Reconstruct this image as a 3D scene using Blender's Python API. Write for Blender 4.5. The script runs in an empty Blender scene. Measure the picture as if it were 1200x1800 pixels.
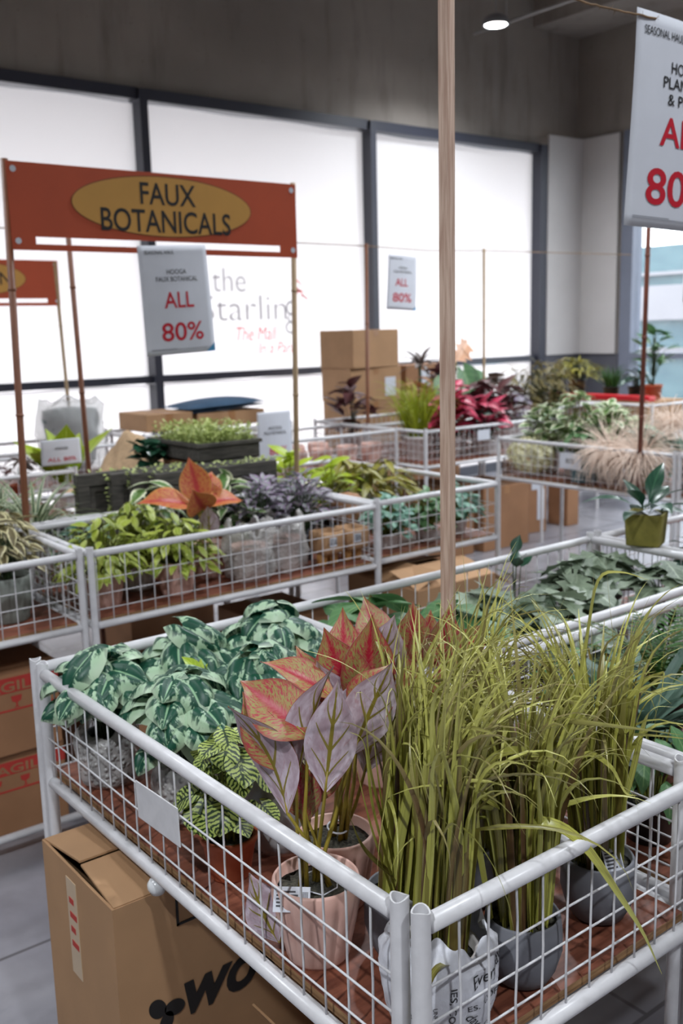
import bpy, math, random
from mathutils import Vector as V, Matrix

scene = bpy.context.scene
COL = scene.collection
PI = math.pi

# ------------------------------------------------------------------ camera, world, light, exposure
cam_data = bpy.data.cameras.new('camera')
cam = bpy.data.objects.new('camera', cam_data)
COL.objects.link(cam)
scene.camera = cam
yaw, pitch, roll = math.radians(37.8), math.radians(10.52), math.radians(-1.463)
fwd = V((math.sin(yaw) * math.cos(pitch), math.cos(yaw) * math.cos(pitch), -math.sin(pitch)))
r0 = V((math.cos(yaw), -math.sin(yaw), 0))
u0 = r0.cross(fwd)
right = r0 * math.cos(roll) + u0 * math.sin(roll)
up = -r0 * math.sin(roll) + u0 * math.cos(roll)
m = Matrix((right, up, -fwd)).transposed().to_4x4()
m.translation = V((0, 0, 1.6))
cam.matrix_world = m
cam_data.sensor_fit = 'VERTICAL'
cam_data.sensor_height = 36
cam_data.lens = 34.6
cam_data.clip_start = 0.02
cam_data.dof.use_dof = True
cam_data.dof.focus_distance = 1.36
cam_data.dof.aperture_fstop = 6.0

scene.view_settings.view_transform = 'Standard'
scene.view_settings.look = 'None'
scene.view_settings.gamma = 1
scene.view_settings.use_curve_mapping = False
scene.view_settings.exposure = 0.0
scene.cycles.use_denoising = True
scene.cycles.max_bounces = 8
scene.cycles.diffuse_bounces = 4
scene.cycles.transparent_max_bounces = 12
scene.cycles.sample_clamp_indirect = 6

WORLD_STRENGTH = 6.0
LAMP_WATTS = 290
world = bpy.data.worlds.new('overcast_sky')
scene.world = world
world.use_nodes = True
world.node_tree.nodes['Background'].inputs[0].default_value = (0.97, 0.96, 1.0, 1)
world.node_tree.nodes['Background'].inputs[1].default_value = WORLD_STRENGTH


# ------------------------------------------------------------------ helpers: colour, nodes, materials
def lin(c):
    return tuple(((x / 255) / 12.92 if x <= 10 else (((x / 255) + .055) / 1.055) ** 2.4) for x in c)


class N:
    def __init__(s, name):
        s.mat = bpy.data.materials.new(name)
        s.mat.use_nodes = True
        s.t = s.mat.node_tree
        s.b = s.t.nodes['Principled BSDF']
        s.out = s.t.nodes['Material Output']

    def n(s, kind, **kw):
        nd = s.t.nodes.new(kind)
        for k, v in kw.items():
            setattr(nd, k, v)
        return nd

    def l(s, a, b):
        s.t.links.new(a, b)

    def put(s, sock, v):
        if isinstance(v, bpy.types.NodeSocket):
            s.l(v, sock)
        elif v is not None:
            if isinstance(v, tuple) and len(v) == 3 and sock.type == 'RGBA':
                v = (*v, 1)
            sock.default_value = v

    def math(s, op, a, b=None, c=None, clamp=False):
        nd = s.n('ShaderNodeMath', operation=op, use_clamp=clamp)
        for i, x in enumerate((a, b, c)):
            if x is not None:
                s.put(nd.inputs[i], x)
        return nd.outputs[0]

    def step(s, x, a, b):
        nd = s.n('ShaderNodeMapRange', interpolation_type='SMOOTHSTEP')
        s.put(nd.inputs[0], x)
        nd.inputs[1].default_value = a
        nd.inputs[2].default_value = b
        nd.inputs[3].default_value = 0
        nd.inputs[4].default_value = 1
        return nd.outputs[0]

    def mix(s, f, a, b):
        nd = s.n('ShaderNodeMix', data_type='RGBA')
        s.put(nd.inputs[0], f)
        s.put(nd.inputs[6], a)
        s.put(nd.inputs[7], b)
        return nd.outputs[2]

    def noise(s, vec, scale, detail=3, rough=.55):
        nd = s.n('ShaderNodeTexNoise')
        if vec is not None:
            s.l(vec, nd.inputs['Vector'])
        nd.inputs['Scale'].default_value = scale
        nd.inputs['Detail'].default_value = detail
        nd.inputs['Roughness'].default_value = rough
        return nd.outputs['Fac']

    def comb(s, x, y, z=0.0):
        nd = s.n('ShaderNodeCombineXYZ')
        for i, q in enumerate((x, y, z)):
            s.put(nd.inputs[i], q)
        return nd.outputs[0]

    def obj(s):
        return s.n('ShaderNodeTexCoord').outputs['Object']

    def uv(s):
        sep = s.n('ShaderNodeSeparateXYZ')
        s.l(s.n('ShaderNodeTexCoord').outputs['UV'], sep.inputs[0])
        return sep.outputs[0], sep.outputs[1]

    def rnd(s):
        return s.n('ShaderNodeAttribute', attribute_name='rnd').outputs['Fac']

    def bump(s, h, strength=.3, dist=.01):
        nd = s.n('ShaderNodeBump')
        nd.inputs['Strength'].default_value = strength
        nd.inputs['Distance'].default_value = dist
        s.l(h, nd.inputs['Height'])
        s.l(nd.outputs[0], s.b.inputs['Normal'])

    def fin(s, color=None, rough=None, metal=None, spec=None):
        s.put(s.b.inputs['Base Color'], color)
        s.put(s.b.inputs['Roughness'], rough)
        s.put(s.b.inputs['Metallic'], metal)
        s.put(s.b.inputs['Specular IOR Level'], spec)
        return s.mat


def plain(name, rgb, rough=.6, var=.15, scale=20, bump=0, metal=0, spec=.5, rgb2=None, stretch=None):
    k = N(name)
    o = k.obj()
    if stretch:
        mp = k.n('ShaderNodeMapping')
        mp.inputs['Scale'].default_value = stretch
        k.l(o, mp.inputs['Vector'])
        o = mp.outputs[0]
    f = k.noise(o, scale, 4)
    a = lin(rgb)
    b = lin(rgb2) if rgb2 else tuple(x * (1 - var) for x in a)
    if not rgb2:
        a = tuple(min(1, x * (1 + var)) for x in a)
    c = k.mix(k.step(f, .3, .7), a, b)
    if bump:
        k.bump(f, bump, .004)
    return k.fin(c, rough, metal, spec)


def two_sided_light(k, color, amount=.18):
    """thin sheet: part of the light passes through"""
    tr = k.n('ShaderNodeBsdfTranslucent')
    k.put(tr.inputs[0], color)
    mx = k.n('ShaderNodeMixShader')
    mx.inputs[0].default_value = amount
    k.l(k.b.outputs[0], mx.inputs[1])
    k.l(tr.outputs[0], mx.inputs[2])
    k.l(mx.outputs[0], k.out.inputs[0])


def leafmat(name, dark, light, vein=None, edge=None, style='plain', rough=.42, nveins=5, spot=None, thru=.15):
    k = N(name)
    u, v = k.uv()
    r = k.rnd()
    a = k.math('ABSOLUTE', k.math('MULTIPLY_ADD', u, 2.0, -1.0))
    dark, light = lin(dark), lin(light)
    r7 = k.math('MULTIPLY', r, 37.0)
    uvr = k.comb(u, v, r7)
    fine = k.noise(uvr, 5, 4)
    side = k.math('SUBTRACT', v, k.math('MULTIPLY', a, .28))           # side-vein coordinate
    vc = k.comb(k.math('MULTIPLY', side, 9.0), k.math('MULTIPLY', a, 1.6), k.math('ADD', r7, k.math('MULTIPLY', u, 2.5)))
    streak = k.noise(vc, 1.6, 3, .6)
    if style == 'varieg':
        band = k.math('SINE', k.math('ADD', k.math('MULTIPLY', k.math('SUBTRACT', v, k.math('MULTIPLY', a, .42)), 15.0), k.math('MULTIPLY', fine, 7.0)))
        q = k.math('ADD', k.math('MULTIPLY', a, .62), k.math('ADD', k.math('MULTIPLY', band, .20), k.math('MULTIPLY', k.math('SUBTRACT', streak, .5), 1.3)))
        f = k.step(q, .33, .55)
        deep = k.mix(fine, dark, tuple(x * 2.2 for x in dark))
        c = k.mix(f, deep, light)
        if edge:
            c = k.mix(k.math('MULTIPLY', k.step(a, .7, .98), .6), c, lin(edge))
        if vein:
            c = k.mix(k.step(a, .07, .03), c, lin(vein))
    elif style == 'begonia':
        ang = k.math('MULTIPLY', side, float(nveins))
        fr = k.math('ABSOLUTE', k.math('SUBTRACT', k.math('FRACT', k.math('ADD', ang, k.math('MULTIPLY', fine, 1.3))), .5))
        f = k.step(k.math('ADD', fr, k.math('MULTIPLY', k.math('SUBTRACT', streak, .5), .9)), .17, .27)
        c = k.mix(f, dark, light)
        c = k.mix(k.step(a, .16, .06), c, dark)
    elif style == 'aglo':
        vf = k.comb(k.math('MULTIPLY', side, 26.0), k.math('MULTIPLY', a, 3.0), k.math('ADD', r7, k.math('MULTIPLY', u, 5.0)))
        fst = k.noise(vf, 1.4, 4, .65)
        base = k.mix(k.step(fst, .45, .60), light, dark)
        sp = k.noise(uvr, 34, 2, .7)
        base = k.mix(k.math('MULTIPLY', k.step(sp, .54, .64), .6), base, lin(spot))
        f = k.step(k.math('ADD', a, k.math('MULTIPLY', k.math('SUBTRACT', fst, .5), 1.5)), .24, .02)
        c = k.mix(f, base, lin(vein))
        c = k.mix(k.math('MULTIPLY', k.step(a, .82, .98), .8), c, lin(edge))
    elif style == 'aglo_under':
        c = k.mix(k.math('MULTIPLY', k.step(fine, .35, .7), 1.0), dark, light)
        c = k.mix(k.math('MULTIPLY', k.step(streak, .58, .7), .35), c, lin(edge))
        fr = k.math('ABSOLUTE', k.math('SUBTRACT', k.math('FRACT', k.math('MULTIPLY', k.math('SUBTRACT', v, k.math('MULTIPLY', a, .34)), 4.2)), .5))
        th = k.math('MULTIPLY', k.math('SUBTRACT', 1.0, a), .10)
        sv = k.math('MULTIPLY', k.math('LESS_THAN', fr, th), k.math('LESS_THAN', a, .72))
        c = k.mix(k.math('MULTIPLY', sv, .95), c, lin(vein))
        c = k.mix(k.step(a, .10, .06), c, lin(vein))
        k.bump(k.math('SINE', k.math('MULTIPLY', side, 50.0)), .12, .002)
    elif style == 'blade':
        # r picks the hue of the blade, fine lines run along it
        ln = k.noise(k.comb(k.math('MULTIPLY', u, 6.0), k.math('MULTIPLY', v, .7), r7), 2.2, 3, .6)
        c = k.mix(k.step(r, .30, .75), light, dark)
        c = k.mix(k.step(r, .80, .92), c, lin(edge))
        c = k.mix(k.math('MULTIPLY', k.step(ln, .52, .68), .75), c, lin(edge))
        c = k.mix(k.math('MULTIPLY', k.step(ln, .42, .3), .6), c, lin(vein))
        c = k.mix(k.math('MULTIPLY', k.step(v, .45, .9), .35), c, lin(vein))
    elif style == 'stripe':
        f = k.step(k.math('ADD', a, k.math('MULTIPLY', k.math('SUBTRACT', fine, .5), .5)), .35, .6)
        c = k.mix(f, dark, light)
    else:
        f = k.math('ADD', k.math('MULTIPLY', fine, .6), k.math('MULTIPLY', r, .6), clamp=True)
        c = k.mix(f, dark, light)
        if edge:
            c = k.mix(k.step(k.math('ADD', a, k.math('MULTIPLY', k.math('SUBTRACT', streak, .5), .9)), .5, .8), c, lin(edge))
        if vein:
            fr = k.math('ABSOLUTE', k.math('SUBTRACT', k.math('FRACT', k.math('MULTIPLY', side, float(nveins))), .5))
            c = k.mix(k.math('MULTIPLY', k.step(fr, .10, .03), .4), c, lin(vein))
            c = k.mix(k.math('MULTIPLY', k.step(a, .10, .04), .8), c, lin(vein))
    two_sided_light(k, c, thru)
    return k.fin(c, rough)


# ------------------------------------------------------------------ helpers: meshes and objects
class MB:
    def __init__(s):
        s.v, s.f, s.uv, s.r, s.mi = [], [], [], [], []
        s.cr, s.cm = 0.5, 0

    def add(s, vs, fs, uvs=None):
        b = len(s.v)
        s.v.extend(tuple(q) for q in vs)
        s.uv.extend(uvs if uvs else [(0, 0)] * len(vs))
        s.r.extend([s.cr] * len(vs))
        for f in fs:
            s.f.append(tuple(i + b for i in f))
            s.mi.append(s.cm)
        return s

    def build(s, name, mat, parent=None, smooth=True, loc=None, sharp=0):
        me = bpy.data.meshes.new(name)
        me.from_pydata(s.v, [], s.f)
        for x in (mat if isinstance(mat, (list, tuple)) else [mat]):
            me.materials.append(x)
        ul = me.uv_layers.new(name='UVMap')
        idx = [0] * len(me.loops)
        me.loops.foreach_get('vertex_index', idx)
        flat = []
        for i in idx:
            flat.extend(s.uv[i])
        ul.data.foreach_set('uv', flat)
        at = me.attributes.new('rnd', 'FLOAT', 'POINT')
        at.data.foreach_set('value', s.r)
        me.polygons.foreach_set('material_index', s.mi)
        me.polygons.foreach_set('use_smooth', [smooth] * len(me.polygons))
        if smooth and sharp:
            me.set_sharp_from_angle(angle=math.radians(sharp))
        me.update()
        o = bpy.data.objects.new(name, me)
        COL.objects.link(o)
        if parent:
            o.parent = parent
        if loc:
            o.location = loc
        return o

    def box(s, x0, x1, y0, y1, z0, z1):
        vs = [(x, y, z) for z in (z0, z1) for y in (y0, y1) for x in (x0, x1)]
        uvs = [(a, b) for c in (0, 1) for b in (0, 1) for a in (0, 1)]
        return s.add(vs, [(0, 2, 3, 1), (4, 5, 7, 6), (0, 1, 5, 4), (2, 6, 7, 3), (0, 4, 6, 2), (1, 3, 7, 5)], uvs)

    def tube(s, path, r, n=8, cap=True):
        path = [V(p) for p in path]
        k = len(path)
        rs = r if isinstance(r, (list, tuple)) else [r] * k
        t = (path[1] - path[0]).normalized()
        a = t.orthogonal().normalized()
        vs, uvs, fs = [], [], []
        for i, p in enumerate(path):
            t2 = (path[min(i + 1, k - 1)] - path[max(i - 1, 0)]).normalized()
            a = (a - t2 * a.dot(t2)).normalized()
            b = t2.cross(a)
            for j in range(n):
                th = 2 * PI * j / n
                vs.append(p + (a * math.cos(th) + b * math.sin(th)) * rs[i])
                uvs.append((j / n, i / (k - 1)))
        for i in range(k - 1):
            for j in range(n):
                q = (j + 1) % n
                fs.append((i * n + j, i * n + q, (i + 1) * n + q, (i + 1) * n + j))
        if cap:
            fs.append(tuple(range(n - 1, -1, -1)))
            fs.append(tuple((k - 1) * n + j for j in range(n)))
        return s.add(vs, fs, uvs)

    def lathe(s, prof, n=24, c=(0, 0, 0), fn=None, close=True):
        """profile of (radius, z); fn(theta, z, radius, row) -> radius"""
        vs, uvs, fs = [], [], []
        k = len(prof)
        for i, (r, z) in enumerate(prof):
            for j in range(n):
                th = 2 * PI * j / n
                rr = fn(th, z, r, i) if fn else r
                zz = z
                if isinstance(rr, tuple):
                    rr, zz = rr
                vs.append((c[0] + rr * math.cos(th), c[1] + rr * math.sin(th), c[2] + zz))
                uvs.append((j / n, i / (k - 1)))
        for i in range(k - 1):
            for j in range(n):
                q = (j + 1) % n
                fs.append((i * n + j, i * n + q, (i + 1) * n + q, (i + 1) * n + j))
        if close:
            fs.append(tuple(range(n - 1, -1, -1)))
            fs.append(tuple((k - 1) * n + j for j in range(n)))
        return s.add(vs, fs, uvs)

    def grid(s, nu, nv, fn):
        vs, uvs, fs = [], [], []
        for j in range(nv + 1):
            for i in range(nu + 1):
                vs.append(fn(i / nu, j / nv))
                uvs.append((i / nu, j / nv))
        for j in range(nv):
            for i in range(nu):
                a = j * (nu + 1) + i
                fs.append((a, a + 1, a + nu + 2, a + nu + 1))
        return s.add(vs, fs, uvs)


def prof_at(p, v):
    x = v * (len(p) - 1)
    i = min(int(x), len(p) - 2)
    return p[i] + (p[i + 1] - p[i]) * (x - i)


OVATE = [.06, .50, .82, .97, 1, .93, .78, .52, .25, .02]
HEART = [.45, .92, 1, 1, .96, .87, .72, .52, .27, .02]
LANCE = [.10, .42, .72, .92, 1, .97, .85, .62, .33, .02]
STRAP = [.55, .85, .97, 1, 1, .97, .9, .75, .45, .03]
BLADE = [.72, .95, 1, 1, .96, .86, .68, .46, .24, .03]
ROUND = [.25, .72, .93, 1, 1, .96, .85, .64, .36, .05]
MAPLE = [.12, .70, .45, 1.0, .62, .50, .80, .35, .30, .02]


def leaf(mb, p, d, upv, L, W, prof, curl=.5, fold=.15, twist=0, nu=4, nv=8, lobe=0, wav=0, ph=0, off=0, kink=None, bulge=0):
    t = V(d).normalized()
    n = V(upv) - t * V(upv).dot(t)
    n = n.normalized() if n.length > 1e-4 else t.orthogonal().normalized()
    s_ = t.cross(n)
    c = V(p)
    vs, uvs, fs = [], [], []
    for j in range(nv + 1):
        v = j / nv
        w = prof_at(prof, v) * W / 2
        for i in range(nu + 1):
            q = -1 + 2 * i / nu
            z = fold * abs(q) * w + wav * W * abs(q) * math.sin(v * 9 + ph + (1.5 if q > 0 else 0)) + off
            if bulge:
                z += bulge * W * (math.sin(PI * min(1, abs(q) * 1.05)) * .55 - .55 * abs(q) ** 3) * math.sin(PI * min(1, v * .9 + .1)) ** .7
            back = -lobe * W * abs(q) * (max(0, .45 - v) / .45) ** 2 + lobe * W * .0
            vs.append(c + s_ * (q * w) + n * z + t * back)
            uvs.append((i / nu, v))
        a = curl / nv
        if kink and abs(v - kink[0]) < .5 / nv:
            a += kink[1]
        t, n = t * math.cos(a) - n * math.sin(a), n * math.cos(a) + t * math.sin(a)
        if twist:
            b = twist / nv
            n = (n * math.cos(b) + s_ * math.sin(b)).normalized()
            s_ = t.cross(n)
        c = c + t * (L / nv)
    for j in range(nv):
        for i in range(nu):
            a = j * (nu + 1) + i
            fs.append((a, a + nu + 1, a + nu + 2, a + 1))
    mb.add(vs, fs, uvs)
    return c


def ribbon(mb, pts, W, upv=(0, 0, 1), nu=2, fold=.25, n=24, prof=BLADE):
    """blade along a smooth curve through pts (Catmull-Rom)"""
    P = [V(p) for p in pts]
    P = [P[0] * 2 - P[1]] + P + [P[-1] * 2 - P[-2]]
    cs = []
    m_ = len(P) - 3
    for k in range(n + 1):
        x = k / n * m_
        i = min(int(x), m_ - 1)
        f = x - i
        a, b, c, d = P[i:i + 4]
        cs.append(.5 * ((2 * b) + (c - a) * f + (2 * a - 5 * b + 4 * c - d) * f * f + (3 * b - a - 3 * c + d) * f ** 3))
    vs, uvs, fs = [], [], []
    up_ = V(upv)
    for k, c in enumerate(cs):
        t = (cs[min(k + 1, n)] - cs[max(k - 1, 0)]).normalized()
        nn = up_ - t * up_.dot(t)
        if nn.length > .05:
            nn.normalize()
        else:
            nn = t.orthogonal().normalized()
        s_ = t.cross(nn)
        w = prof_at(prof, k / n) * W / 2
        for i in range(nu + 1):
            q = -1 + 2 * i / nu
            vs.append(c + s_ * q * w + nn * (fold * abs(q) * w))
            uvs.append((i / nu, k / n))
    for j in range(n):
        for i in range(nu):
            a = j * (nu + 1) + i
            fs.append((a, a + nu + 1, a + nu + 2, a + 1))
    mb.add(vs, fs, uvs)


def empty(name, label, cat, loc, group=None, rz=0):
    o = bpy.data.objects.new(name, None)
    o.empty_display_size = .05
    COL.objects.link(o)
    o.location = loc
    o.rotation_euler = (0, 0, rz)
    return tag(o, label, cat, group)


def tag(o, label, cat, group=None):
    o['label'] = label
    o['category'] = cat
    o['kind'] = 'thing'
    if group:
        o['group'] = group
    return o


def structure(o):
    o['kind'] = 'structure'
    return o


def bevel(o, w=.004, seg=2):
    b = o.modifiers.new('bevel', 'BEVEL')
    b.width = w
    b.segments = seg
    b.limit_method = 'ANGLE'
    return o


_letters = {}


def letters(body, bold=0.0, shear=0.0):
    key = (body, bold, shear)
    if key not in _letters:
        cu = bpy.data.curves.new('lettering', 'FONT')
        cu.body = body
        cu.offset = bold
        cu.shear = shear
        cu.resolution_u = 4
        o = bpy.data.objects.new('lettering', cu)
        COL.objects.link(o)
        dg = bpy.context.evaluated_depsgraph_get()
        dg.update()
        me = bpy.data.meshes.new_from_object(o.evaluated_get(dg))
        vs = [tuple(q.co) for q in me.vertices]
        fs = [tuple(q.vertices) for q in me.polygons]
        bpy.data.objects.remove(o)
        bpy.data.meshes.remove(me)
        bpy.data.curves.remove(cu)
        xs, ys = [q[0] for q in vs], [q[1] for q in vs]
        x0, x1, y0, y1 = min(xs), max(xs), min(ys), max(ys)
        _letters[key] = ([((q[0] - x0) / (x1 - x0) - .5, (q[1] - y0) / (y1 - y0) - .5) for q in vs], fs)
    return _letters[key]


def lettering(parent, items, mat, place, name='lettering'):
    """items: (text, centre x, centre z, width, height[, bold, shear, turn]); place(x, z) -> 3-D point on the surface"""
    o = None
    for it in items:
        mb = MB()
        body, cx, cz, w, h = it[:5]
        bold = it[5] if len(it) > 5 else 0
        shear = it[6] if len(it) > 6 else 0
        turn = it[7] if len(it) > 7 else 0
        vs, fs = letters(body, bold, shear)
        ca, sa = math.cos(turn), math.sin(turn)
        mb.add([place(cx + x * w * ca - y * h * sa, cz + x * w * sa + y * h * ca) for x, y in vs], fs)
        o = mb.build(name, mat, parent, smooth=False)
    return o


# ------------------------------------------------------------------ materials
white_metal = plain('white painted steel', (214, 213, 216), .32, .05, 30, .06)
wire_metal = plain('white coated wire', (212, 211, 214), .4, .04, 30)
board_red = plain('red brown plywood', (140, 84, 64), .5, rgb2=(108, 60, 45), scale=9, stretch=(1, 8, 8), bump=.05)
board_edge = plain('raw plywood edge', (168, 132, 92), .7, rgb2=(120, 86, 58), scale=14, stretch=(1, 1, 14))
kraft = plain('kraft cardboard', (172, 134, 98), .8, .06, 6, .05)
kraft_dark = plain('brown cardboard', (150, 108, 76), .8, .08, 5)
tape_clear = plain('pale packing tape', (196, 172, 142), .3, .05, 8)
tape_brown = plain('tan packing tape', (160, 116, 78), .3, .05, 8)
red_print = plain('red print', (176, 52, 44), .7, .08, 12)
black_print = plain('black print', (24, 22, 24), .6, .1, 10)
pale_print = plain('pale grey print', (140, 142, 150), .7, .05, 10)
grey_print = plain('grey print', (70, 70, 76), .7, .1, 10)
red_text = plain('crimson print', (190, 22, 44), .6, .03, 10)
blue_print = plain('blue print', (70, 140, 180), .6, .05, 10)
paper = plain('white paper', (206, 209, 218), .6, .02, 12)
orange_board = plain('burnt orange board', (182, 76, 42), .55, .04, 6)
yellow_board = plain('ochre board', (196, 146, 70), .55, .04, 6)
brown_line = plain('brown outline', (120, 70, 36), .6, .04, 6)
bamboo_dark = plain('brown bamboo', (128, 80, 56), .5, .15, 10, stretch=(20, 20, 2))
bamboo_pale = plain('pale bamboo', (164, 138, 104), .5, .15, 10, stretch=(20, 20, 2))
batten = plain('pale timber', (212, 186, 168), .7, rgb2=(176, 144, 126), scale=7, stretch=(24, 24, 1.2), bump=.08)
twine = plain('jute twine', (130, 104, 78), .9, .2, 60)
soil_mat = plain('dark potting soil', (62, 60, 50), .95, .7, 160, 1.0)
pink_pot = plain('pink ceramic', (222, 184, 172), .55, .06, 18, rgb2=(208, 164, 151))
grey_pot = plain('grey concrete pot', (112, 113, 120), .85, .16, 12, .12)
sage_pot = plain('sage grey pot', (128, 134, 128), .7, .08, 10)
terracotta = plain('terracotta', (176, 92, 60), .75, .12, 14)
white_pot = plain('white ceramic', (222, 216, 214), .4, .03, 8)
teal_pot = plain('teal ceramic', (92, 138, 150), .45, .08, 8)
cream_pot = plain('cream ceramic', (206, 192, 140), .55, .06, 8)
olive_pot = plain('olive fibre', (132, 124, 56), .8, .15, 30, .1)
grey_wood = plain('weathered grey wood', (92, 88, 82), .85, rgb2=(62, 60, 56), scale=8, stretch=(1.5, 12, 12), bump=.1)
black_plastic = plain('black plastic', (26, 26, 28), .4, .1, 8)
stem_green = plain('green stem', (112, 116, 46), .5, .2, 30)
stem_olive = plain('olive stem', (150, 132, 48), .45, .25, 24)
stem_dark = plain('dark green stem', (56, 74, 44), .5, .2, 30)
wicker = plain('brown wicker', (150, 108, 76), .7, .3, 60, .5)
burlap = plain('tan burlap', (196, 166, 132), .9, .12, 50, .3)
blue_cloth = plain('navy cushion cloth', (52, 82, 110), .8, .1, 30)
honey = plain('honey wood', (190, 140, 80), .6, .12, 10)
dark_metal = plain('dark window frame', (52, 54, 66), .4, .05, 4)
lamp_body = plain('grey lamp housing', (120, 120, 124), .4, .05, 6)
conduit_mat = plain('galvanised conduit', (150, 148, 146), .45, .05, 6)
red_plastic = plain('red tray', (206, 34, 44), .45, .05, 6)
foam = plain('moss foam', (70, 78, 44), .95, .3, 60)


def concrete():
    k = N('bare concrete')
    o = k.obj()
    big = k.noise(o, .7, 5)
    mp = k.n('ShaderNodeMapping')
    mp.inputs['Scale'].default_value = (3.2, 3.2, .5)
    k.l(o, mp.inputs[0])
    st = k.noise(mp.outputs[0], 1.5, 5)
    c = k.mix(k.step(big, .3, .7), lin((162, 154, 146)), lin((140, 132, 125)))
    c = k.mix(k.math('MULTIPLY', k.step(st, .5, .72), .45), c, lin((92, 84, 80)))
    sp = k.noise(o, 26, 2)
    c = k.mix(k.math('MULTIPLY', k.step(sp, .68, .74), .4), c, lin((84, 72, 66)))
    k.bump(k.noise(o, 10, 6), .25, .01)
    return k.fin(c, .9)


def floor_mat():
    k = N('polished grey floor')
    o = k.obj()
    c = k.mix(k.step(k.noise(o, 1.3, 5), .3, .7), lin((154, 153, 159)), lin((116, 115, 123)))
    c = k.mix(k.math('MULTIPLY', k.step(k.noise(o, 7, 4), .5, .7), .3), c, lin((112, 110, 116)))
    br = k.n('ShaderNodeTexBrick')
    k.l(o, br.inputs[0])
    br.inputs['Scale'].default_value = 1
    br.inputs['Mortar Size'].default_value = .006
    br.inputs['Brick Width'].default_value = 1.2
    br.inputs['Row Height'].default_value = .6
    br.offset = .5
    c = k.mix(k.math('MULTIPLY', br.outputs['Fac'], .7), c, lin((70, 68, 70)))
    rg = k.math('MULTIPLY_ADD', k.noise(o, 3, 3), .22, .12)
    return k.fin(c, rg, spec=.5)


def film_mat():
    """white frosted film on the glass: daylight comes through it"""
    k = N('white frosted film')
    k.fin((.80, .79, .78), .6)
    tr = k.n('ShaderNodeBsdfTranslucent')
    tr.inputs[0].default_value = (.86, .85, .85, 1)
    mx = k.n('ShaderNodeMixShader')
    mx.inputs[0].default_value = .62
    k.l(k.b.outputs[0], mx.inputs[1])
    k.l(tr.outputs[0], mx.inputs[2])
    k.l(mx.outputs[0], k.out.inputs[0])
    return k.mat


def film_print(name, rgb, amt=.6):
    k = N(name)
    k.fin(lin(rgb), .6)
    tr = k.n('ShaderNodeBsdfTranslucent')
    tr.inputs[0].default_value = (*lin(rgb), 1)
    mx = k.n('ShaderNodeMixShader')
    mx.inputs[0].default_value = amt
    k.l(k.b.outputs[0], mx.inputs[1])
    k.l(tr.outputs[0], mx.inputs[2])
    k.l(mx.outputs[0], k.out.inputs[0])
    return k.mat


def glass_mat():
    k = N('clear glass')
    t = k.n('ShaderNodeBsdfTransparent')
    t.inputs[0].default_value = (.9, .94, .95, 1)
    g = k.n('ShaderNodeBsdfGlossy')
    g.inputs['Roughness'].default_value = .02
    mx = k.n('ShaderNodeMixShader')
    mx.inputs[0].default_value = .06
    k.l(t.outputs[0], mx.inputs[1])
    k.l(g.outputs[0], mx.inputs[2])
    k.l(mx.outputs[0], k.out.inputs[0])
    return k.mat


def plastic_wrap(name, tint, alpha, bubbles=True):
    k = N(name)
    k.fin(tint, .25, spec=.7)
    o = k.obj()
    if bubbles:
        vo = k.n('ShaderNodeTexVoronoi')
        vo.inputs['Scale'].default_value = 95
        k.l(o, vo.inputs['Vector'])
        h = k.math('SUBTRACT', k.step(vo.outputs['Distance'], .6, .0), k.math('MULTIPLY', k.noise(o, 30, 3), .8))
    else:
        h = k.noise(o, 26, 4)
    k.bump(h, .8, .006)
    t = k.n('ShaderNodeBsdfTransparent')
    t.inputs[0].default_value = (.97, .97, .97, 1)
    mx = k.n('ShaderNodeMixShader')
    mx.inputs[0].default_value = alpha
    k.l(t.outputs[0], mx.inputs[1])
    k.l(k.b.outputs[0], mx.inputs[2])
    k.l(mx.outputs[0], k.out.inputs[0])
    return k.mat


def lamp_glow():
    k = N('lit lamp disc')
    k.fin((1, 1, 1), .5)
    k.b.inputs['Emission Color'].default_value = (.95, .97, 1, 1)
    k.b.inputs['Emission Strength'].default_value = 60
    return k.mat


concrete_mat = concrete()
floor_material = floor_mat()
film = film_mat()
film_grey = film_print('grey film lettering', (146, 144, 148))
film_red = film_print('red film lettering', (206, 96, 96))
film_red_deep = film_print('deep red film mark', (216, 70, 70))
clear_glass = glass_mat()
bubble = plastic_wrap('bubble wrap', (.62, .60, .58), .55)
clear_bag = plastic_wrap('clear plastic bag', (.75, .75, .75), .42, False)
glow = lamp_glow()

L_monstera = leafmat('white marbled green leaf', (18, 62, 46), (176, 206, 172), vein=(150, 190, 150), edge=(196, 214, 186), style='varieg')
L_begonia = leafmat('yellow green veined leaf', (34, 58, 24), (178, 194, 104), style='begonia', nveins=7)
L_cream = leafmat('cream netted dark leaf', (30, 26, 34), (206, 204, 160), style='begonia', nveins=5)
L_aglo = leafmat('red speckled leaf', (184, 66, 78), (166, 158, 92), vein=(178, 36, 58), edge=(160, 66, 66), style='aglo', spot=(188, 92, 96), rough=.38)
L_aglo_under = leafmat('lilac leaf underside', (172, 148, 158), (210, 196, 208), vein=(132, 118, 36), edge=(168, 96, 96), style='aglo_under', rough=.5)
L_aglo_orange = leafmat('orange red leaf', (196, 70, 62), (214, 146, 82), vein=(184, 54, 58), edge=(218, 156, 74), style='aglo', spot=(206, 96, 80))
L_grass = leafmat('olive grass blade', (116, 110, 46), (180, 180, 84), vein=(212, 210, 136), edge=(98, 70, 50), style='blade', rough=.32, thru=.07)
L_lime = leafmat('lime grass blade', (132, 142, 24), (176, 188, 44), vein=(196, 204, 90), edge=(120, 130, 40), style='blade')
L_green = leafmat('mid green leaf', (40, 84, 50), (96, 138, 88), vein=(130, 164, 110), nveins=6)
L_greygreen = leafmat('grey green leaf', (44, 66, 52), (146, 162, 136), vein=(160, 176, 150), nveins=6)
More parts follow.
